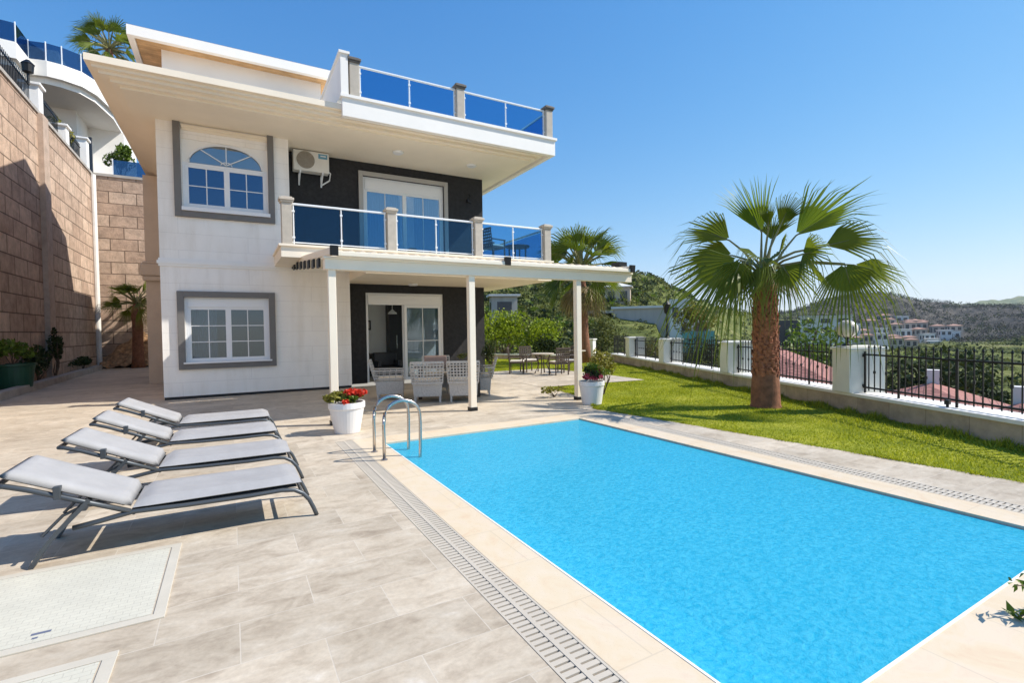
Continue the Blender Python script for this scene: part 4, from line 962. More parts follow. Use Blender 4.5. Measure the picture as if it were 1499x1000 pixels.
def railing(label, s0, s1):
    c = fw(s0, .2)
    t = thing('iron_railing', label, 'railing', (c[0], c[1], .36), 0, 'black iron railings on the garden wall')
    a, b = fw(s0, .2), fw(s1, .2)
    for z, nm in ((1.08, 'top_rail'), (.47, 'bottom_rail')):
        mb = MB(); mb.bar((a[0], a[1], z), (b[0], b[1], z), .03, .03); part(nm, mb, 'black_metal', t)
    mb = MB(); L = s1-s0; n = max(2, int(L/.125))
    for k in range(1, n):
        q = fw(s0+L*k/n, .2); mb.bar((q[0], q[1], .41 if k % 8 else .36), (q[0], q[1], 1.21), .016 if k % 8 else .03, .016 if k % 8 else .03, (0, 1, 0)); mb.tube([(q[0], q[1], 1.205), (q[0], q[1], 1.225), (q[0], q[1], 1.27)], [.010, .018, .002], 6)
        if k % 2 == 0: mb.box(q[0]-.016, q[0]+.016, q[1]-.016, q[1]+.016, .74, .79)
    part('bars', mb, 'black_metal', t)
    mb = MB(); q = fw(s1-.04, .2); mb.bar((q[0], q[1], .37), (q[0], q[1], 1.14), .03, .03, (0, 1, 0))
    for z in (.5, 1.06): mb.bar((q[0], q[1], z), tuple(fw(s1+.01, .2))+(z,), .05, .05)
    part('end_post', mb, 'black_metal', t)
ends = [PIL[0][0]-.02]+[x for p_ in zip([p[0]+p[1] for p in PIL], [p[0]-.02 for p in PIL[1:]]) for x in p_]
railing('long black iron railing right of the pillar with the globe lamp', -4, PIL[0][0]-.02)
PIL = PIL+[(18.6, .1, '')]
labs = ['black iron railing behind the large palm trunk', 'black iron railing left of the large palm, right of the lamp pole pillar', 'black iron railing left of the lamp pole pillar', 'far black iron railing nearest the hedge']
for (a, b, lab) in zip([p[0]+p[1] for p in PIL], [p[0]-.02 for p in PIL[1:]], labs): railing(lab, a, b)
# rear low wall toward the hedge
q0 = fw(WL-.3, .25)
t = thing('garden_wall', 'low white kerb wall in front of the hedge behind the patio', 'wall', (14, 25, 0))
d = np.array([12.2, 27.2])-q0; L = np.linalg.norm(d); d /= L
RB = np.array([[d[0], -d[1], 0], [d[1], d[0], 0], [0, 0, 1]])
mb = MB(); mb.box(0, L+4, -.2, .2, -.6, .20, RB, (q0[0], q0[1], 0)); part('wall', mb, 'lowwall', t)
mb = MB(); mb.box(0, L+4, -.24, .24, .20, .26, RB, (q0[0], q0[1], 0)); part('coping', mb, 'wallcap', t)
rp = q0+d*1.35
t = thing('fence_pillar', 'small far white fence pillar just right of the right pergola post', 'pillar', (rp[0], rp[1], .26), 0, 'white pillars on the garden wall')
mb = MB(); mb.box(-.2, .2, -.2, .2, 0, .78, RB, (rp[0], rp[1], .261)); part('shaft', mb, 'pillar', t, bevel=.008)
mb = MB(); mb.box(-.25, .25, -.25, .25, .78, .84, RB, (rp[0], rp[1], .261)); part('cap', mb, 'pillar', t, bevel=.01)
# lamps
c = fw(PIL[0][0]+.26, .10)
t = thing('globe_lamp', 'round opal globe lamp in a black cage on top of the big fence pillar', 'lamp', (c[0], c[1], 1.24))
mb = MB(); mb.lathe([(.09, 0), (.09, .02), (.03, .05), (.025, .12), (.07, .17), (.10, .20)], (c[0], c[1], 1.236), 16); part('base', mb, 'black_metal', t)
mb = MB(); mb.lathe([(.09, .17), (.155, .22), (.185, .30), (.18, .37), (.14, .44), (.06, .485), (.005, .49)], (c[0], c[1], 1.236), 24); part('globe', mb, 'globe', t, smooth=True)
mb = MB()
for k in range(6):
    a = 2*math.pi*k/6; mb.tube([(c[0]+r_*math.cos(a), c[1]+r_*math.sin(a), 1.236+z_) for r_, z_ in ((.09, .16), (.165, .215), (.195, .31), (.19, .37))], .006, 5)
part('cage', mb, 'black_metal', t)
c = fw(PIL[2][0]+.12, .12)
t = thing('lamp_pole', 'tall slim black lamp pole standing at a white fence pillar', 'lamp', (c[0], c[1], 1.24))
c = fw(PIL[2][0]+.12, .12)
mb = MB(); mb.tube([(c[0], c[1], 1.235), (c[0], c[1], 1.6), (c[0], c[1], 2.15)], [.05, .035, .03], 10); mb.lathe([(.10, 0), (.10, .03), (.05, .08)], (c[0], c[1], 1.236), 12); part('pole', mb, 'black_metal', t)
mb = MB(); mb.lathe([(.05, 0), (.10, .05), (.14, .32), (.15, .34), (.05, .46), (.01, .56)], (c[0], c[1], 2.12), 12); part('lantern', mb, 'black_metal', t)
q = fw(s_of(9.51, 3.3), .12)
t = thing('floodlight', 'small black floodlight on the coping below the iron railing', 'lamp', (q[0], q[1], .361))
mb = MB(); mb.box(q[0]-.045, q[0]+.045, q[1]-.03, q[1]+.03, .40, .47); part('body', mb, 'black_metal', t, bevel=.008)
mb = MB(); mb.box(q[0]-.015, q[0]+.015, q[1]-.015, q[1]+.015, .361, .40); part('bracket', mb, 'black_metal', t)

# ================================================================== PALMS
def big_palm():
    bx, by = 9.42, 6.24
    t = thing('palm_tree', 'large fan palm with a rough red brown trunk on the lawn by the fence', 'palm tree', (bx, by, 0))
    mb = MB(); prof = [(.30, -.02), (.275, .05), (.265, .25), (.255, .55), (.215, .75), (.20, 1.5), (.195, 2.2), (.17, 2.5), (.10, 2.75)]
    rng = np.random.default_rng(41); n = 40; vs = []
    for r_, z in prof:
        for j in range(n): vs.append((bx+r_*(1+.03*rng.normal())*math.cos(2*math.pi*j/n), by+r_*(1+.03*rng.normal())*math.sin(2*math.pi*j/n), z))
    k = len(prof); mb.add(vs, [(i*n+j, i*n+(j+1) % n, (i+1)*n+(j+1) % n, (i+1)*n+j) for i in range(k-1) for j in range(n)]); part('trunk', mb, 'trunk', t, smooth=True)
    mb = MB(); m_ = 400                               # criss-cross leaf bases
    for i in range(m_):
        f = i/m_; z = .62+1.95*f; a = i*2.39996; r_ = .212-.02*f if z < 2.2 else .185-.22*(z-2.2)
        d = np.array([math.cos(a), math.sin(a), 0]); s_ = np.array([-d[1], d[0], 0]); c = np.array([bx, by, z])+d*r_
        wd = rng.uniform(.045, .075); hh = rng.uniform(.10, .17); out = rng.uniform(.025, .06); tw = rng.normal()*.03
        v = [c-s_*wd-np.array([0, 0, hh*.5]), c+s_*wd-np.array([0, 0, hh*.5]), c+s_*(wd*.55+tw)+d*out+np.array([0, 0, hh*.35]), c-s_*(wd*.55-tw)+d*out+np.array([0, 0, hh*.35]), c+np.array([0, 0, hh*.45]), c+d*out*.6-np.array([0, 0, hh*.35])]
        mb.add(v, [(0, 5, 3), (5, 2, 3), (0, 1, 5), (1, 2, 5), (3, 2, 4), (0, 3, 4), (2, 1, 4)])
    part('leaf_bases', mb, 'boots', t)
    D = math.hypot(bx, by); C = np.array([bx, by, 2.75])
    FR = [  # hub px, tip px, depth offsets (hub, tip), spread, droop, young
        ((1115, 340), (1074, 264), .05, .15, .75, .05, 1), ((1125, 335), (1124, 279), -.15, -.3, .5, .05, 0), ((1141, 333), (1174, 262), .05, .1, .6, .05, 0), ((1165, 345), (1284, 268), .1, .2, 1.0, .1, 1),
        ((1208, 360), (1324, 332), .15, .3, 1.1, .15, 0), ((1250, 388), (1338, 412), .0, .2, 1.25, .25, 0), ((1236, 386), (1262, 478), -.35, -.6, 1.35, .25, 0), ((1146, 390), (1182, 446), -.6, -1.05, 1.45, .35, 0),
        ((1136, 388), (1080, 444), -.5, -.9, 1.4, .35, 0), ((1082, 380), (960, 452), -.2, -.45, 1.3, .25, 0), ((1072, 374), (984, 372), .25, .5, 1.1, .2, 0), ((1068, 352), (986, 320), .35, .7, 1.0, .15, 0),
        ((1084, 382), (1058, 446), -.45, -.7, 1.3, .3, 0), ((1100, 376), (1024, 452), .15, .3, 1.35, .3, 0), ((1180, 385), (1215, 420), .7, 1.3, 1.4, .3, 0),         ((1130, 352), (1140, 300), .5, 1.0, .9, .1, 0), ((1140, 372), (1150, 350), -.7, -1.5, 1.2, .25, 0), ((1112, 378), (1092, 368), -.6, -1.4, 1.2, .3, 0),
        ((1175, 372), (1230, 362), -.5, -1.2, 1.2, .25, 0), ((1128, 392), (1112, 440), .6, 1.0, 1.3, .35, 0)]
    for i, (h_, tp, dh, dt, sp, dr, yg) in enumerate(FR):
        rg = np.random.default_rng(100+i); hub = at(*h_, D+dh); tip = at(*tp, D+dt)
        L, Pm = MB(), MB(); tip = hub+(tip-hub)*1.05
        nv = np.array([0, 0, .62])-np.array([bx, by, 0])/D*rg.uniform(.1, .7)+rg.normal(size=3)*.28
        frond_mesh(L, Pm, C+rg.normal(size=3)*.05, hub, tip, rg, min(1.15, sp*.84), 28, rg.uniform(.25, .5) if not yg else .5, dr*1.25+rg.uniform(.1, .3)*(1-yg), .024, nv)
        f = part('frond', L, 'palm_leaf_young' if yg else 'palm_leaf', t); part('petiole', Pm, 'petiole', f)
    L, Pm = MB(), MB(); rg = np.random.default_rng(300)          # short dry leaves under the crown
    for i in range(9):
        a = i*2.39996; d = np.array([math.cos(a), math.sin(a), 0]); hub = C+d*.38-np.array([0, 0, .12]); frond_mesh(L, Pm, C, hub, hub+d*.18-np.array([0, 0, rg.uniform(.3, .55)]), rg, .8, 14, .3, .3, .016)
    part('dry_leaf', L, 'dead_leaf', t); part('dry_petiole', Pm, 'petiole', t)
    return t
big_palm()
def palm(label, base, top, rad, nf, seed, rt=.2, pet=.9, fan=.8, elev=(-.5, 1.3), dead=0, tmat='trunk', gap=0):
    base = np.array(base, float); C = np.array(top, float); rng = np.random.default_rng(seed)
    t = thing('palm_tree', label, 'palm tree', tuple(base))
    mb = MB(); pts = [base+(C-base)*k/6+rng.normal(size=3)*np.array([.02, .02, 0]) for k in range(7)]; mb.tube(pts, [rt*1.25, rt*1.05, rt, rt*.95, rt*.95, rt*.9, rt*.6], 12); part('trunk', mb, tmat, t, smooth=True)
    L, Pm = MB(), MB()
    for i in range(nf):
        f = i/nf; a = i*2.39996+rng.normal()*.15; e = elev[0]+(elev[1]-elev[0])*f**.8+rng.normal()*.1
        d = np.array([math.cos(a)*math.cos(e), math.sin(a)*math.cos(e), math.sin(e)])
        k = rng.uniform(.85, 1.15); hub = C+d*pet*rad*k*.5+np.array([0, 0, -.04*rad]); e2 = e-.35-.3*(e < 0); d2 = np.array([math.cos(a)*math.cos(e2), math.sin(a)*math.cos(e2), math.sin(e2)])
        frond_mesh(L, Pm, C, hub, hub+d2*fan*rad*k*.68, rng, rng.uniform(.75, 1.1), 20, rng.uniform(.15, .4), .28, .02*rad, np.array([0, 0, .8])+rng.normal(size=3)*.38)
    part('crown', L, 'palm_leaf', t); part('petioles', Pm, 'petiole', t)
    if dead:
        L, Pm = MB(), MB()
        for i in range(dead):
            a = i*2.39996; d = np.array([math.cos(a)*.5, math.sin(a)*.5, -.8]); hub = C+d*rad*.35; frond_mesh(L, Pm, C, hub, hub+np.array([d[0]*.3, d[1]*.3, -.9])*rad*.55, rng, 1.0, 16, .3, .2, .015*rad)
        part('dead_skirt', L, 'dead_leaf', t)
palm('fan palm with a shaggy skirt behind the right end of the pergola', (14.7, 18.95, -.02), (14.6, 19.0, 4.4), 2.75, 34, 51, .24, elev=(-.6, 1.45), dead=18)
palm('small fan palm in the shaded corner by the block retaining wall', (-4.1, 31, 0), (-4.1, 30.9, 3.2), 1.7, 26, 52, .24, elev=(-.4, 1.2), tmat='trunk')
palm('palm on the upper plot showing only its crown above the villa eaves', tuple(at(158, 130, 45)), tuple(at(160, 72, 45)), 2.7, 34, 53, .3, elev=(-.6, 1.3))

# ================================================================== LEFT: RETAINING WALL, BED
t = thing('retaining_wall', 'tall block retaining wall along the left side of the terrace', 'wall', (-6, 15, 0))
mb = MB(); mb.box(-6.6, -5.9, 8, 32.3, -.3, 9.72); part('wall', mb, 'stone_wall', t)
mb = MB(); mb.box(-6.7, -5.85, 8, 32.35, 9.72, 9.84); part('coping', mb, 'concrete', t)
mb = MB(); mb.box(-5.9, -5.74, 24.1, 24.75, -.3, 9.72); part('pier', mb, 'stone_pier', t)
mb = MB(); mb.tube([(-5.82, 32.0, 0), (-5.82, 32.0, 9.7)], .12, 10); part('downpipe', mb, 'wallcap', t)
t = thing('retaining_wall', 'block retaining wall across the far end of the side passage', 'wall', (-3, 32.6, 0))
mb = MB(); mb.box(-5.9, 9, 32.3, 33, -.3, 9.75); part('wall', mb, 'stone_wall', t)
mb = MB(); mb.box(-5.85, 9, 32.25, 33.1, 9.75, 9.88); part('coping', mb, 'concrete', t)
ug = MB(); ug.add([(-60, 8, 9.7), (-6.3, 8, 9.7), (-6.3, 32.6, 9.7), (12, 32.6, 9.7), (12, 70, 9.7), (-60, 70, 9.7)], [(0, 1, 2, 3, 4, 5)]); struct('upper_ground', ug, 'soil')
KX = -5.2
t = thing('planter_kerb', 'grey stone kerb of the planting bed below the retaining wall', 'kerb', (-5.2, 20, 0))
mb = MB()
mb.add([(-5.05, 12, .004), (-5.30, 12, .004), (-5.30, 12, .22), (-5.05, 12, .22), (-5.52, 31, .004), (-5.77, 31, .004), (-5.77, 31, .22), (-5.52, 31, .22)], [(3, 2, 1, 0), (4, 5, 6, 7), (0, 4, 7, 3), (3, 7, 6, 2), (2, 6, 5, 1)])
part('kerb', mb, 'concrete', t, bevel=.012)
bd = MB(); bd.add([(-5.15, 12, .14), (-5.9, 12, .14), (-5.9, 31, .14), (-5.6, 31, .14)], [(0, 3, 2, 1)]); struct('bed_soil', bd, 'soil')
t = thing('plant_tub', 'dark green plastic tub standing in the planting bed', 'tub', (-5.6, 20.1, .14))
mb = MB(); mb.lathe([(.36, .14), (.40, .16), (.47, .78), (.51, .80), (.51, .86), (.46, .86), (.43, .76)], (-5.62, 20.0, 0), 24); part('tub', mb, 'bin', t, smooth=False)
mb = MB(); mb.lathe([(.45, .76), (.45, .77)], (-5.62, 20.0, 0), 20); part('soil', mb, 'soil', t)
bush('shrub', 'leafy green plant growing in and behind the green tub', 'shrub', (-5.62, 19.9, .78), (.55, .8, .48), 800, .14, 'leaf', 61, lumps=12, lump=.4)
bush('shrub', 'dark ivy like shrub against the retaining wall, right of the green tub', 'shrub', (-5.65, 22.2, .14), (.28, 1.1, .7), 900, .13, 'leaf_dark', 62, lumps=14, lump=.4)
bush('shrub', 'tall narrow dark shrub standing at the wall pier', 'shrub', (-5.6, 23.8, .14), (.26, .5, 1.0), 800, .13, 'leaf_dark', 63, lumps=12, lump=.4)
bush('shrub', 'low dark shrub at the far end of the planting bed', 'shrub', (-5.7, 28.2, .14), (.24, 2.0, .32), 700, .12, 'leaf_dark', 64, lumps=14, lump=.4)
# dry bank behind small palm
rng = np.random.default_rng(8); mb = MB(); nb = 16
vs = []
for i in range(nb+1):
    for j in range(9):
        u, v = i/nb, j/8; x = -5.8+3.6*u; y = 31.2+1.1*v; z = .05+(1.6*v)*(.25+.75*math.sin(math.pi*min(1, max(0, (u-.05)/.9))))+rng.normal()*.07; vs.append((x, y, z))
mb.add(vs, [(i*9+j, (i+1)*9+j, (i+1)*9+j+1, i*9+j+1) for i in range(nb) for j in range(8)]); struct('dry_bank', mb, 'dry_straw')

# upper plot: pillars, iron fences, plants, neighbour house
for (y, z1, lab) in ((24.9, 11.0, 'white stucco pillar on the retaining wall beside the black lantern'), (28.35, 10.75, 'short white pillar on the retaining wall between the other two'), (31.9, 11.4, 'white pillar at the corner where the two retaining walls meet')):
    t = thing('wall_pillar', lab, 'pillar', (-6.2, y, 9.84), 0, 'pillars on the retaining wall')
    mb = MB(); mb.box(-6.42, -5.96, y-.25, y+.25, 9.84, z1-.1); part('shaft', mb, 'white', t)
    mb = MB(); mb.box(-6.5, -5.88, y-.33, y+.33, z1-.1, z1); part('cap', mb, 'white', t, bevel=.02)
def ufence(label, y0, y1):
    t = thing('iron_railing', label, 'railing', (-6.2, y0, 9.84), 0, 'iron railings on the retaining wall')
    mb = MB(); mb.bar((-6.2, y0, 10.85), (-6.2, y1, 10.85), .04, .04); part('top_rail', mb, 'black_metal', t)
    mb = MB(); mb.bar((-6.2, y0, 9.98), (-6.2, y1, 9.98), .04, .04); part('bottom_rail', mb, 'black_metal', t)
    mb = MB(); y = y0+.1
    while y < y1: mb.bar((-6.2, y, 9.86), (-6.2, y, 11.0), .02, .02, (0, 1, 0)); y += .14
    part('bars', mb, 'black_metal', t)
ufence('black iron railing on the retaining wall left of all its pillars', 18, 24.6); ufence('black iron railing on the retaining wall between the first and the short pillar', 25.2, 28.1); ufence('black iron railing on the retaining wall beside the corner pillar', 28.6, 31.6)
t = thing('lantern', 'black lantern on the leftmost pillar of the retaining wall', 'lamp', (-6.2, 24.3, 10.9))
mb = MB(); mb.lathe([(.04, 0), (.04, .3), (.16, .36), (.18, .62), (.20, .64), (.05, .8)], (-6.15, 24.35, 10.85), 10); part('body', mb, 'black_metal', t)
bush('shrub', 'dark leafy shrub behind the railing right of the first wall pillar', 'shrub', (-6.9, 27.0, 9.7), (.6, 1.2, .9), 700, .2, 'leaf_olive', 71)
bush('shrub', 'yellow green shrub behind the short wall pillar', 'shrub', (-6.8, 30.0, 9.7), (.6, 1.0, 1.0), 700, .2, 'leaf_yellow', 72)
bush('shrub', 'rounded green shrub at the top of the far retaining wall', 'shrub', (-4.9, 33.6, 9.8), (.8, .7, .95), 900, .2, 'leaf', 73, h=1.3)
t = thing('glass_balustrade', 'dark blue glass balustrade on top of the far retaining wall', 'railing', (-4.5, 32.7, 9.88))
mb = MB(); mb.box(-5.1, -2.0, 32.68, 32.70, 9.9, 10.75); part('pane', mb, 'win_blue', t)
mb = MB(); mb.box(-5.14, -5.1, 32.66, 32.72, 9.88, 10.8); mb.box(-3.6, -3.56, 32.66, 32.72, 9.88, 10.8); part('post', mb, 'alu', t)

nb = thing('neighbour_house', 'white neighbouring house with curved balconies and blue glass above the retaining wall', 'house', (-9, 36, 9.7))
P1 = [(-11.2, 33.2), (-9.6, 33.0), (-8.75, 33.1), (-8.72, 34.75), (-8.0, 34.6), (-7.4, 34.75), (-6.7, 35.2), (-6.25, 36.1), (-5.8, 38.4), (-5.7, 44)]
def offs(P, k): return [(x-k*.6, y+k) for x, y in P]
def band(mb, P, z0, z1):
    mb.prism(P+[(-11.2, 44)], z0, z1)
mb = MB(); mb.prism(P1+[(-14, 44), (-14, 33.2)], 15.2, 16.0); part('balcony_slab', mb, 'white', nb)
mb = MB(); mb.prism(offs(P1, .25)+[(-14, 44), (-14, 33.4)], 14.9, 15.2); part('balcony_moulding', mb, 'white', nb)
for (a, b) in zip(P1, P1[1:]):
    mb = MB(); mb.bar((a[0]-.05, a[1]+.1, 16.5), (b[0]-.05, b[1]+.1, 16.5), .015, .9); part('glass_pane', mb, 'win_blue', nb)
    mb = MB(); mb.tube([(b[0]-.05, b[1]+.1, 16), (b[0]-.05, b[1]+.1, 17.02)], .03, 6); part('baluster', mb, 'alu', nb)
mb = MB(); mb.box(-14, -7.6, 38.2, 46, 9.7, 15.0); mb.box(-14, -8.5, 39, 46, 16, 18.5); mb.box(-7.6, -5.8, 41, 46, 9.7, 14.9); part('wall', mb, 'white', nb)
mb = MB(); mb.box(-7.5, -6.9, 38.0, 38.18, 10.0, 13.4); part('door', mb, 'far_window', nb)
mb = MB(); mb.box(-10.2, -8.2, 38.12, 38.2, 10.3, 13.2); part('window', mb, 'far_window', nb)

# ================================================================== BACKGROUND TERRAIN
def ramp_(x, pts):
    return np.interp(x, [p[0] for p in pts], [p[1] for p in pts])
AZ = lambda px: math.degrees(YAW)+math.degrees(math.atan((px-749.5)/F))
def yh(px): return 486.93-.01536*(px-429.7)
SK = [(560, 385), (700, 388), (760, 392), (830, 400), (900, 405), (930, 406), (965, 413), (1000, 432), (1040, 447), (1080, 456), (1120, 462), (1160, 458), (1190, 447), (1230, 436), (1270, 431), (1300, 432), (1340, 441), (1400, 448), (1440, 449), (1500, 449), (1620, 446)]
AZT = [AZ(p[0]) for p in SK]
SLT = [(yh(p[0])-p[1])/F*math.cos(math.atan((p[0]-749.5)/F)) for p in SK]
def ridge_R(az): return np.interp(az, [AZ(900), AZ(985), AZ(1060), AZ(1150), AZ(1230), AZ(1500)], [170, 190, 330, 520, 600, 640])
rngT = np.random.default_rng(77)
PH = rngT.uniform(0, 6.28, (40,)); KD = rngT.normal(size=(40, 2))
def fbm(x, y, wl):
    r = 0
    for o_ in range(5):
        for q in range(4):
            i = o_*4+q; k = KD[i]/np.linalg.norm(KD[i])*2*math.pi/(wl/2**o_); r = r+np.sin(x*k[0]+y*k[1]+PH[i])*.5**o_
    return r/4
def terr(x, y):
    r = np.hypot(x, y); az = np.degrees(np.arctan2(x, y))
    f1 = (x-P0[0])*NN[0]+(y-P0[1])*NN[1]; f2 = y-27.5-0*x
    f1 = np.where(y > 22, np.minimum(f1, 40), f1); d = np.maximum(f1, f2)
    left = np.clip((AZ(1060)-az)/(AZ(1060)-AZ(960)), 0, 1)
    lowR = np.interp(d, [0, .8, 3, 8, 20, 50, 110, 260], [-.2, -1.0, -2.2, -4.2, -5.8, -7.5, -11, -13])
    lowL = np.interp(d, [0, .8, 6, 15, 30, 60, 100], [-.2, -.3, -.6, -1.2, -2.2, -.5, 2])
    low = lowR*(1-left)+lowL*left
    Rr = ridge_R(az); sl = np.interp(az, AZT, SLT); top = 1.65+sl*Rr
    r0 = np.where(left > .5, 38, 170.); r0 = np.interp(az, [AZ(1060), AZ(1200), AZ(1330), AZ(1400), AZ(1480)], [200, 220, 300, 360, 330])*(1-left)+36*left
    t_ = np.clip((r-r0)/(Rr-r0), 0, 1); s_ = t_*t_*(3-2*t_)
    z = low*(1-s_)+top*s_
    z = np.where(r > Rr, top-(r-Rr)*.06, z)
    amp = np.clip(r*.006, 0, 4)*np.clip((d-3)/15, 0, 1)
    return z+amp*fbm(x, y, 60)*np.where(np.abs(r-Rr) < 60, .5, 1), d
azs = np.linspace(-42, 96, 420); rs = np.concatenate([np.linspace(4, 60, 60), np.geomspace(62, 1000, 130)])
A, RR = np.meshgrid(np.radians(azs), rs, indexing='ij'); X = RR*np.sin(A); Y = RR*np.cos(A)
Z, Dd = terr(X, Y); Z = np.where(Dd < .3, -.35, Z)
keep = ~((X < 8) & (Y < 33.2))
na, nr = X.shape; idx = np.arange(na*nr).reshape(na, nr)
q = np.stack([idx[:-1, :-1], idx[1:, :-1], idx[1:, 1:], idx[:-1, 1:]], -1).reshape(-1, 4)[:, ::-1]
kq = keep.ravel()[q].all(1)
o = np_mesh('hills', np.stack([X, Y, Z], -1).reshape(-1, 3), q[kq], 'terrain', smooth=True); o['kind'] = 'structure'
burn = np.clip((np.degrees(A)-AZ(1150))/4, 0, 1)*np.clip((RR-290)/80+.25*np.sin(A*90)+.2*np.sin(A*37), 0, 1)
at_ = o.data.attributes.new('burnt', 'FLOAT', 'POINT'); at_.data.foreach_set('value', burn.ravel().astype(np.float32))
md = np.clip((np.degrees(A)-AZ(1300))/2, 0, 1)*np.clip((AZ(1450)-np.degrees(A))/2, 0, 1)*np.clip((RR-120)/25, 0, 1)*np.clip((190-RR)/25, 0, 1)
at_ = o.data.attributes.new('meadow', 'FLOAT', 'POINT'); at_.data.foreach_set('value', md.ravel().astype(np.float32))
# far blue ridge
mb = MB(); vs = []; k = 160
for i in range(k+1):
    px = 900+900*i/k; y_ = np.interp(px, [900, 1080, 1160, 1340, 1400, 1440, 1500, 1600, 1800], [470, 462, 464, 450, 445, 441, 434, 428, 430])+1.2*math.sin(i*.7)+.8*math.sin(i*1.9)
    a = at(px, y_, 2600); b = at(px, y_, 2200); c = at(px, y_, 3200)
    vs += [(b[0], b[1], -40), tuple(a), (c[0], c[1], -40)]
mb.add(vs, [(3*i+j, 3*i+j+1, 3*i+4+j, 3*i+3+j) for i in range(k) for j in range(2)])
o = struct('mountains', mb, 'terrain', smooth=True)
# scrub covering the hills (one mass)
def scrub(name, n, azr, rr, size, mat, seed, per=26, filt=None, tall=1.):
    rg = np.random.default_rng(seed); az = rg.uniform(*azr, n); u = rg.uniform(0, 1, n); r = rr[0]*(rr[1]/rr[0])**u
    x = r*np.sin(np.radians(az)); y = r*np.cos(np.radians(az)); z, d = terr(x, y)
    m_ = d > 4
    if filt is not None: m_ &= filt(az, r)
    x, y, z, r = x[m_], y[m_], z[m_], r[m_]; n = len(x); sz = size*(r/rr[0])**.35*rg.uniform(.5, 1.3, n)
    c = np.stack([x, y, z], -1)[:, None, :]; dv = rg.normal(size=(n, per, 3)); dv /= np.linalg.norm(dv, axis=2)[..., None]; dv *= rg.uniform(.55, 1.05, (n, per))[..., None]
    dv[..., 2] = np.abs(dv[..., 2])*tall+.1
    C = (c+dv*sz[:, None, None]).reshape(-1, 3); s_ = np.repeat(sz, per)
    V, Fc = leaf_quads(C, 1., rg, .8, .6); V = (V.reshape(-1, 4, 3)-C[:, None])*(s_*.55)[:, None, None]+C[:, None]
    o = np_mesh(name, V.reshape(-1, 3), Fc, mat); o['kind'] = 'stuff'; return o
notown = lambda az, r: ~((az > AZ(1205)) & (az < AZ(1480)) & (r > 110) & (r < 470))
clear = lambda az, r: ~((az > AZ(880)) & (az < AZ(1025)) & (r < 86))
scrub('hillside_scrub', 2600, (AZ(640), AZ(1180)), (40, 200), .62, 'leaf_olive', 81, 26, clear)
scrub('hillside_scrub', 160, (AZ(880), AZ(1025)), (40, 80), .35, 'leaf_olive', 93, 26)
scrub('hillside_scrub', 1700, (AZ(640), AZ(1180)), (42, 330), .72, 'leaf_dark', 82, 26, clear)
scrub('hillside_scrub', 500, (AZ(640), AZ(1180)), (60, 260), .8, 'leaf', 92, 26, clear)
nofield = lambda az, r: notown(az, r) & ~((az > AZ(1285)) & (r < 200))
scrub('valley_scrub', 900, (AZ(1000), AZ(1560)), (60, 330), .9, 'leaf_olive', 83, 24, nofield)
scrub('valley_scrub', 260, (AZ(1285), AZ(1560)), (45, 200), .6, 'leaf_olive', 89, 24)
scrub('valley_scrub', 400, (AZ(1000), AZ(1560)), (70, 400), 1.0, 'leaf_dark', 84, 24, nofield)
scrub('valley_scrub', 420, (AZ(1205), AZ(1480)), (120, 420), .8, 'leaf_olive', 87, 20)
scrub('valley_scrub', 260, (AZ(1205), AZ(1560)), (120, 420), .9, 'leaf_dark', 88, 20)
scrub('far_woods', 4200, (AZ(1120), AZ(1560)), (330, 680), 1.25, 'burnt_tree', 85, 12, tall=1.8)
scrub('far_woods', 1500, (AZ(1040), AZ(1560)), (330, 680), 1.4, 'far_scrub', 86, 12, tall=1.7)

# hedge and shrubs behind the patio and fence
HB = [((9.6, 27.2, -.05), (1.6, 1.1, 2.0), 'leaf_bright', 'bright green hedge shrub showing at the edge of the black wall'),
      ((11.8, 26.2, -.05), (1.75, 1.2, 2.1), 'leaf_bright', 'bright green rounded hedge shrub behind the patio chairs, left of the next'),
      ((13.8, 25.2, -.05), (1.7, 1.2, 1.95), 'leaf_bright', 'bright green rounded hedge shrub behind the patio chairs, next to the grey tufts'),
      ((15.4, 23.9, -.05), (1.45, 1.1, 1.65), 'leaf_bright', 'yellow green hedge shrub directly left of the right pergola post'),
      ((15.0, 22.6, -.05), (.9, .7, .85), 'leaf_dark', 'dark greyish low shrub behind the right hand patio chair'),]
for i, (b, rad, m_, lab) in enumerate(HB):
    bush('hedge_shrub', lab, 'shrub', b, rad, 3400 if m_ == 'leaf_bright' else 1500, .17, m_, 90+i, 'hedge shrubs behind the patio', 20, .42, h=rad[2]*.72)
SB = [((19.3, 23.2, -.6), (1.7, 1.7, 2.0), 'leaf_olive', 'tall olive green shrub just right of the right pergola post'), ((20.6, 20.9, -.7), (1.8, 1.8, .95), 'leaf', 'broad green shrub behind the left fence pillars'), ((18.2, 18.6, -.5), (1.1, 1.1, 1.0), 'leaf_yellow', 'yellowish shrub behind the pillar left of the lamp pole pillar'),
      ((18.0, 14.6, -1.4), (1.5, 1.5, 1.6), 'leaf_dark', 'dark shrub behind the railing between the lamp pole and the palm'), ((16.4, 12.6, -1.5), (1.2, 1.2, 1.35), 'leaf_olive', 'greyish shrub behind the railing just left of the palm trunk'), ((22.8, 18.7, -2.0), (1.6, 1.6, 2.0), 'leaf_dark', 'dense dark shrub seen above the railing left of the palm crown'),
      ((44, 24.5, -5.6), (5.5, 3.2, 5.6), 'leaf', 'long green tree crown behind the red roofs, below the modern white house'), ((38, 14.5, -6.5), (3.2, 3.2, 4.3), 'leaf_dark', 'dark tree seen through the railing beside the globe lamp pillar'), ((44, 13.6, -7), (3.2, 3.2, 4.3), 'leaf_dark', 'dark tree seen through the right railing, beyond the red roof'), ((47, 9.8, -7), (3.0, 3.0, 3.6), 'leaf_dark', 'dark tree at the right end of the right railing')]
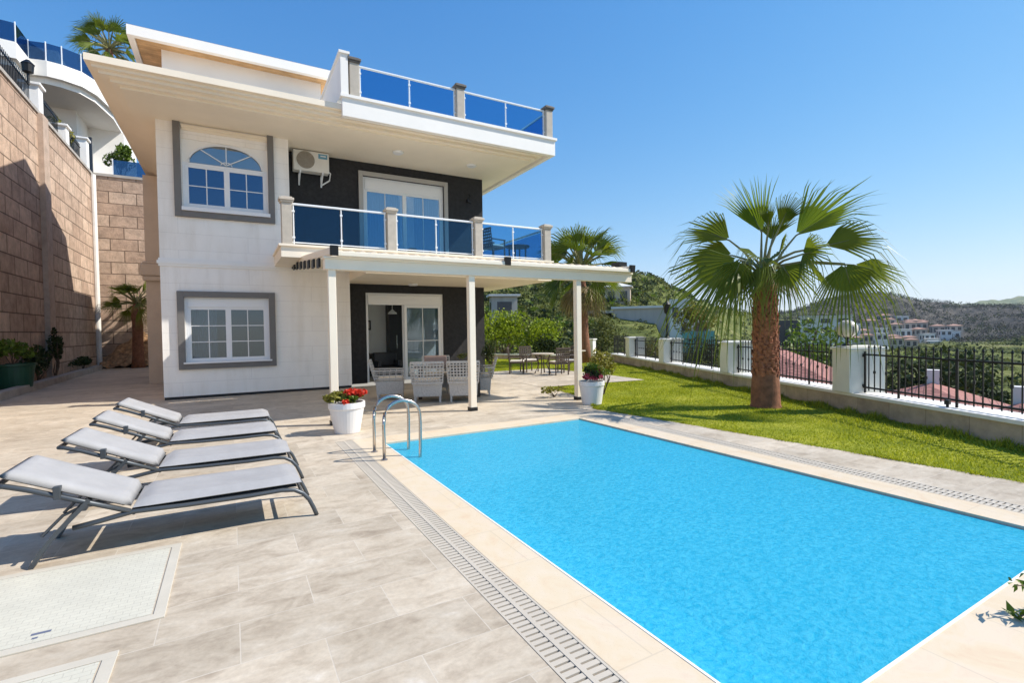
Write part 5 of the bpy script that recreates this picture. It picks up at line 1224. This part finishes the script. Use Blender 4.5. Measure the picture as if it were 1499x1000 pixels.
for i, (b, rad, m_, lab) in enumerate(SB):
    near = b[0] < 30
    bush('shrub' if near else 'tree', lab, 'shrub' if near else 'tree', b, rad, 2400, .17 if near else .42, m_, 110+i, 'shrubs beyond the garden wall' if near else 'trees below the garden wall', 18, .42, h=rad[2]*.7)
bush('olive_tree', 'yellow leaved small tree behind the left fronds of the large palm', 'tree', (26.2, 22.3, -2.2), (1.4, 1.4, 1.7), 1800, .2, 'leaf_yellow', 131, h=4.2, lumps=16, lump=.4)

# ================================================================== BUILDINGS IN THE VIEW
def house(name, label, c, yaw, wx, wy, h_, roofh, wm, rm, group=None, wins=2, storeys=2, over=.4):
    t = thing(name, label, 'house', tuple(c), yaw, group)
    mb = MB(); mb.box(-wx/2, wx/2, -wy/2, wy/2, -3, h_); part('wall', mb, wm, t, world=False)
    mb = MB(); a, b = wx/2+over, wy/2+over
    if roofh > 0:
        rdg = max(.1, a-b) if a > b else .1
        mb.add([(-a, -b, h_), (a, -b, h_), (a, b, h_), (-a, b, h_), (-rdg, 0, h_+roofh), (rdg, 0, h_+roofh), (-a, -b, h_-.15), (a, -b, h_-.15), (a, b, h_-.15), (-a, b, h_-.15)],
               [(0, 1, 5, 4), (1, 2, 5), (2, 3, 4, 5), (3, 0, 4), (6, 7, 1, 0), (7, 8, 2, 1), (8, 9, 3, 2), (9, 6, 0, 3), (9, 8, 7, 6)])
    else:
        mb.box(-a, a, -b, b, h_+.002, h_+.28)
    part('roof', mb, rm, t, world=False)
    if wins:
        for (sx, sy, L) in ((0, -1, wx), (-1, 0, wy)):
            for s_ in range(storeys):
                for k in range(wins):
                    u = -L/2+L*(k+.5)/wins; z0 = h_*(s_+.3)/storeys; z1 = h_*(s_+.78)/storeys; w_ = L/wins*.28
                    mb = MB()
                    if sy: mb.box(u-w_, u+w_, -wy/2-.03, -wy/2, z0, z1)
                    else: mb.box(-wx/2-.03, -wx/2, u-w_, u+w_, z0, z1)
                    part('window', mb, 'far_window', t, world=False)
    return t
def red_house(label, c, yaw, wx, wy, h_, rh):
    t = house('red_roof_house', label, c, yaw, wx, wy, h_, rh, 'far_white', 'roof_tile', 'red roofed houses below the garden wall', 3, 1, .6)
    mb = MB(); mb.box(wx*.12, wx*.12+.6, -.3, .3, h_+rh*.3, h_+rh+.7); part('chimney', mb, 'far_white', t, world=False)
red_house('red tiled house below the wall seen through the railing right of the palm trunk', (31.0, 20.3, -4.6), R(28), 11, 7, 2.9, 2.0)
red_house('red tiled house below the wall seen through the right railing', (33.0, 12.2, -6.0), R(20), 9.5, 7, 2.6, 1.7)
red_house('red tiled house below the wall at the far right of the railing', (31.0, 8.2, -6.2), R(12), 7, 6, 2.3, 1.8)
# grey hillside house with terrace and teal screen
gh = thing('hillside_house', 'grey boarded house with white annex and teal screen on the hillside left of the palm', 'house', tuple(at(950, 500, 82)), R(-48))
mb = MB(); mb.box(-5.2, 3.2, -3, 3, -3, 5.2); part('wall', mb, 'far_grey', gh, world=False)
mb = MB(); mb.box(-5.5, 3.4, -3.3, 3.3, 5.2, 5.55); part('roof', mb, 'far_white', gh, world=False)
mb = MB(); mb.box(3.2, 6.2, -3.6, 3, -3, 6.4); part('annex', mb, 'far_white', gh, world=False)
mb = MB(); mb.box(6.2, 8.8, -3, 3, -3, 3.2); part('extension', mb, 'far_white', gh, world=False)
mb = MB(); mb.box(5.0, 9.4, -5, -4.9, -2.4, 1.6); part('screen', mb, 'teal', gh, world=False)
for (a, b, c_, d) in ((3.6, 4.5, 3.6, 5.2), (4.9, 5.8, 1.0, 2.6), (6.8, 8.4, 1.2, 2.6)):
    mb = MB(); mb.box(a, b, -3.64, -3.6 if a < 6 else -3.0, c_, d); part('window', mb, 'far_window', gh, world=False)
mb = MB(); mb.box(-9.5, -5.2, -3, 3, -3, 2.2); mb.box(-9.5, -5.2, -3.2, 3, 4.6, 5.0); mb.box(-9.6, -9.0, -3.1, -2.5, 2.2, 4.6); part('garage', mb, 'far_grey', gh, world=False)
t = house('hillside_house', 'pale house with white gable above the right end of the pergola', at(905, 452, 95), R(-45), 4.5, 4, 4.0, .8, 'far_tan', 'far_white', None, 2, 1)
t = house('hillside_house', 'small grey hut on the slope above the hedge', at(737, 470, 70), R(-20), 3.6, 2.5, 3.4, 0, 'far_grey', 'far_white', None, 1, 1)
t = house('modern_house', 'modern white and dark blue house on the hill behind the palm trunk', at(1208, 490, 165), R(-60), 12, 8, 5.0, 0, 'far_white', 'far_white', None, 3, 2)
mb = MB(); mb.box(-12, -6.02, -3.5, 4, -3, 4.2); part('dark_wing', mb, 'far_window', t, world=False)
# the town in the valley: each house its own thing
rg = np.random.default_rng(99)
TOWN = [(1248, 482, 300), (1262, 490, 310), (1276, 478, 340), (1288, 487, 320), (1300, 476, 370), (1312, 484, 340), (1322, 492, 310), (1334, 482, 360), (1345, 489, 340), (1356, 497, 330), (1330, 499, 290), (1308, 497, 290), (1290, 497, 280), (1270, 500, 270), (1255, 500, 260), (1240, 495, 270), (1312, 505, 260), (1336, 507, 270), (1365, 510, 290), (1378, 511, 295), (1391, 511, 300), (1404, 512, 300), (1417, 513, 305), (1430, 514, 305), (1443, 515, 310), (1456, 516, 310), (1296, 468, 420), (1320, 471, 430), (1346, 476, 430), (1372, 487, 400), (1395, 495, 390), (1236, 476, 330)]
ROW0 = 18
TOWN = TOWN+[(rg.uniform(1225, 1400), y_, 300+(505-y_)*4.2) for y_ in rg.uniform(469, 506, 22)]
for i, (px, py, D) in enumerate(TOWN):
    row = 18 <= i <= 25
    tan = (i % 3 != 0) and not row
    c = at(px+rg.uniform(-3, 3), py+3, D); sc = D/300.*.80
    house('valley_house', ('white row house of the long white terrace in the valley town' if row else ('tan house with terracotta roof in the distant valley town' if tan else 'small white house with flat roof in the distant valley town')),
          c, R(-50+rg.uniform(-12, 12)), rg.uniform(5.2, 6.4)*sc, rg.uniform(4, 6)*sc, rg.uniform(3.2, 5.4)*sc, 0 if row or not tan else .9*sc, 'far_tan' if tan else 'far_white', 'far_white' if not tan else 'far_roof',
          'white row houses in the valley' if row else ('tan houses of the valley town' if tan else 'white houses of the valley town'), 2, 1, .3)
# green field seen through the right railing
# ================================================================== near shrub at lower right
t = thing('shrub', 'leafy twigs of a dark green shrub reaching in at the lower right corner', 'shrub', (4.62, .72, 0))
rng = np.random.default_rng(17); mb = MB(); Cs = []; bs = np.array([4.62, .72, 0.])
ST = [((1470, 945), 3.8), ((1482, 960), 3.8), ((1490, 985), 3.7), ((1478, 925), 3.9), ((1488, 858), 3.9), ((1486, 905), 3.85), ((1496, 945), 3.85), ((1520, 880), 3.9), ((1530, 930), 3.9), ((1515, 960), 3.9), ((1545, 850), 4.0), ((1475, 912), 3.95), ((1560, 900), 4.0)]
LV = []
for (pp, D) in ST:
    tip = at(pp[0], pp[1], D); d = tip-bs; mid = bs+d*.55+np.array([0, 0, .05]); mb.tube([bs+rng.normal(size=3)*.015, mid, tip], [.009, .006, .003], 5)
    for k in range(30):
        f = 1-.40*(k/30); p = bs+d*f+np.array([0, 0, .05*math.sin(math.pi*f)]); LV.append(p+rng.normal(size=3)*.022)
part('stem', mb, 'bark', t)
V, Fc = leaf_quads(np.array(LV), .085, rng, .33, .5); np_mesh('foliage', V, Fc, 'leaf', t, world=True)

# ================================================================== HAZE
hz = MB(); hz.box(-120, 3300, -60, 3300, -60, 160)
t = NT('haze'); t.t.nodes.remove(t.b)
pv = t.n('VolumePrincipled'); pv.inputs['Color'].default_value = (.74, .86, 1, 1); pv.inputs['Density'].default_value = .00012; pv.inputs['Anisotropy'].default_value = .3
t.l(pv.outputs[0], t.out.inputs['Volume'])
o = mesh_obj('haze', hz.v, hz.f, t.m); o['kind'] = 'stuff'
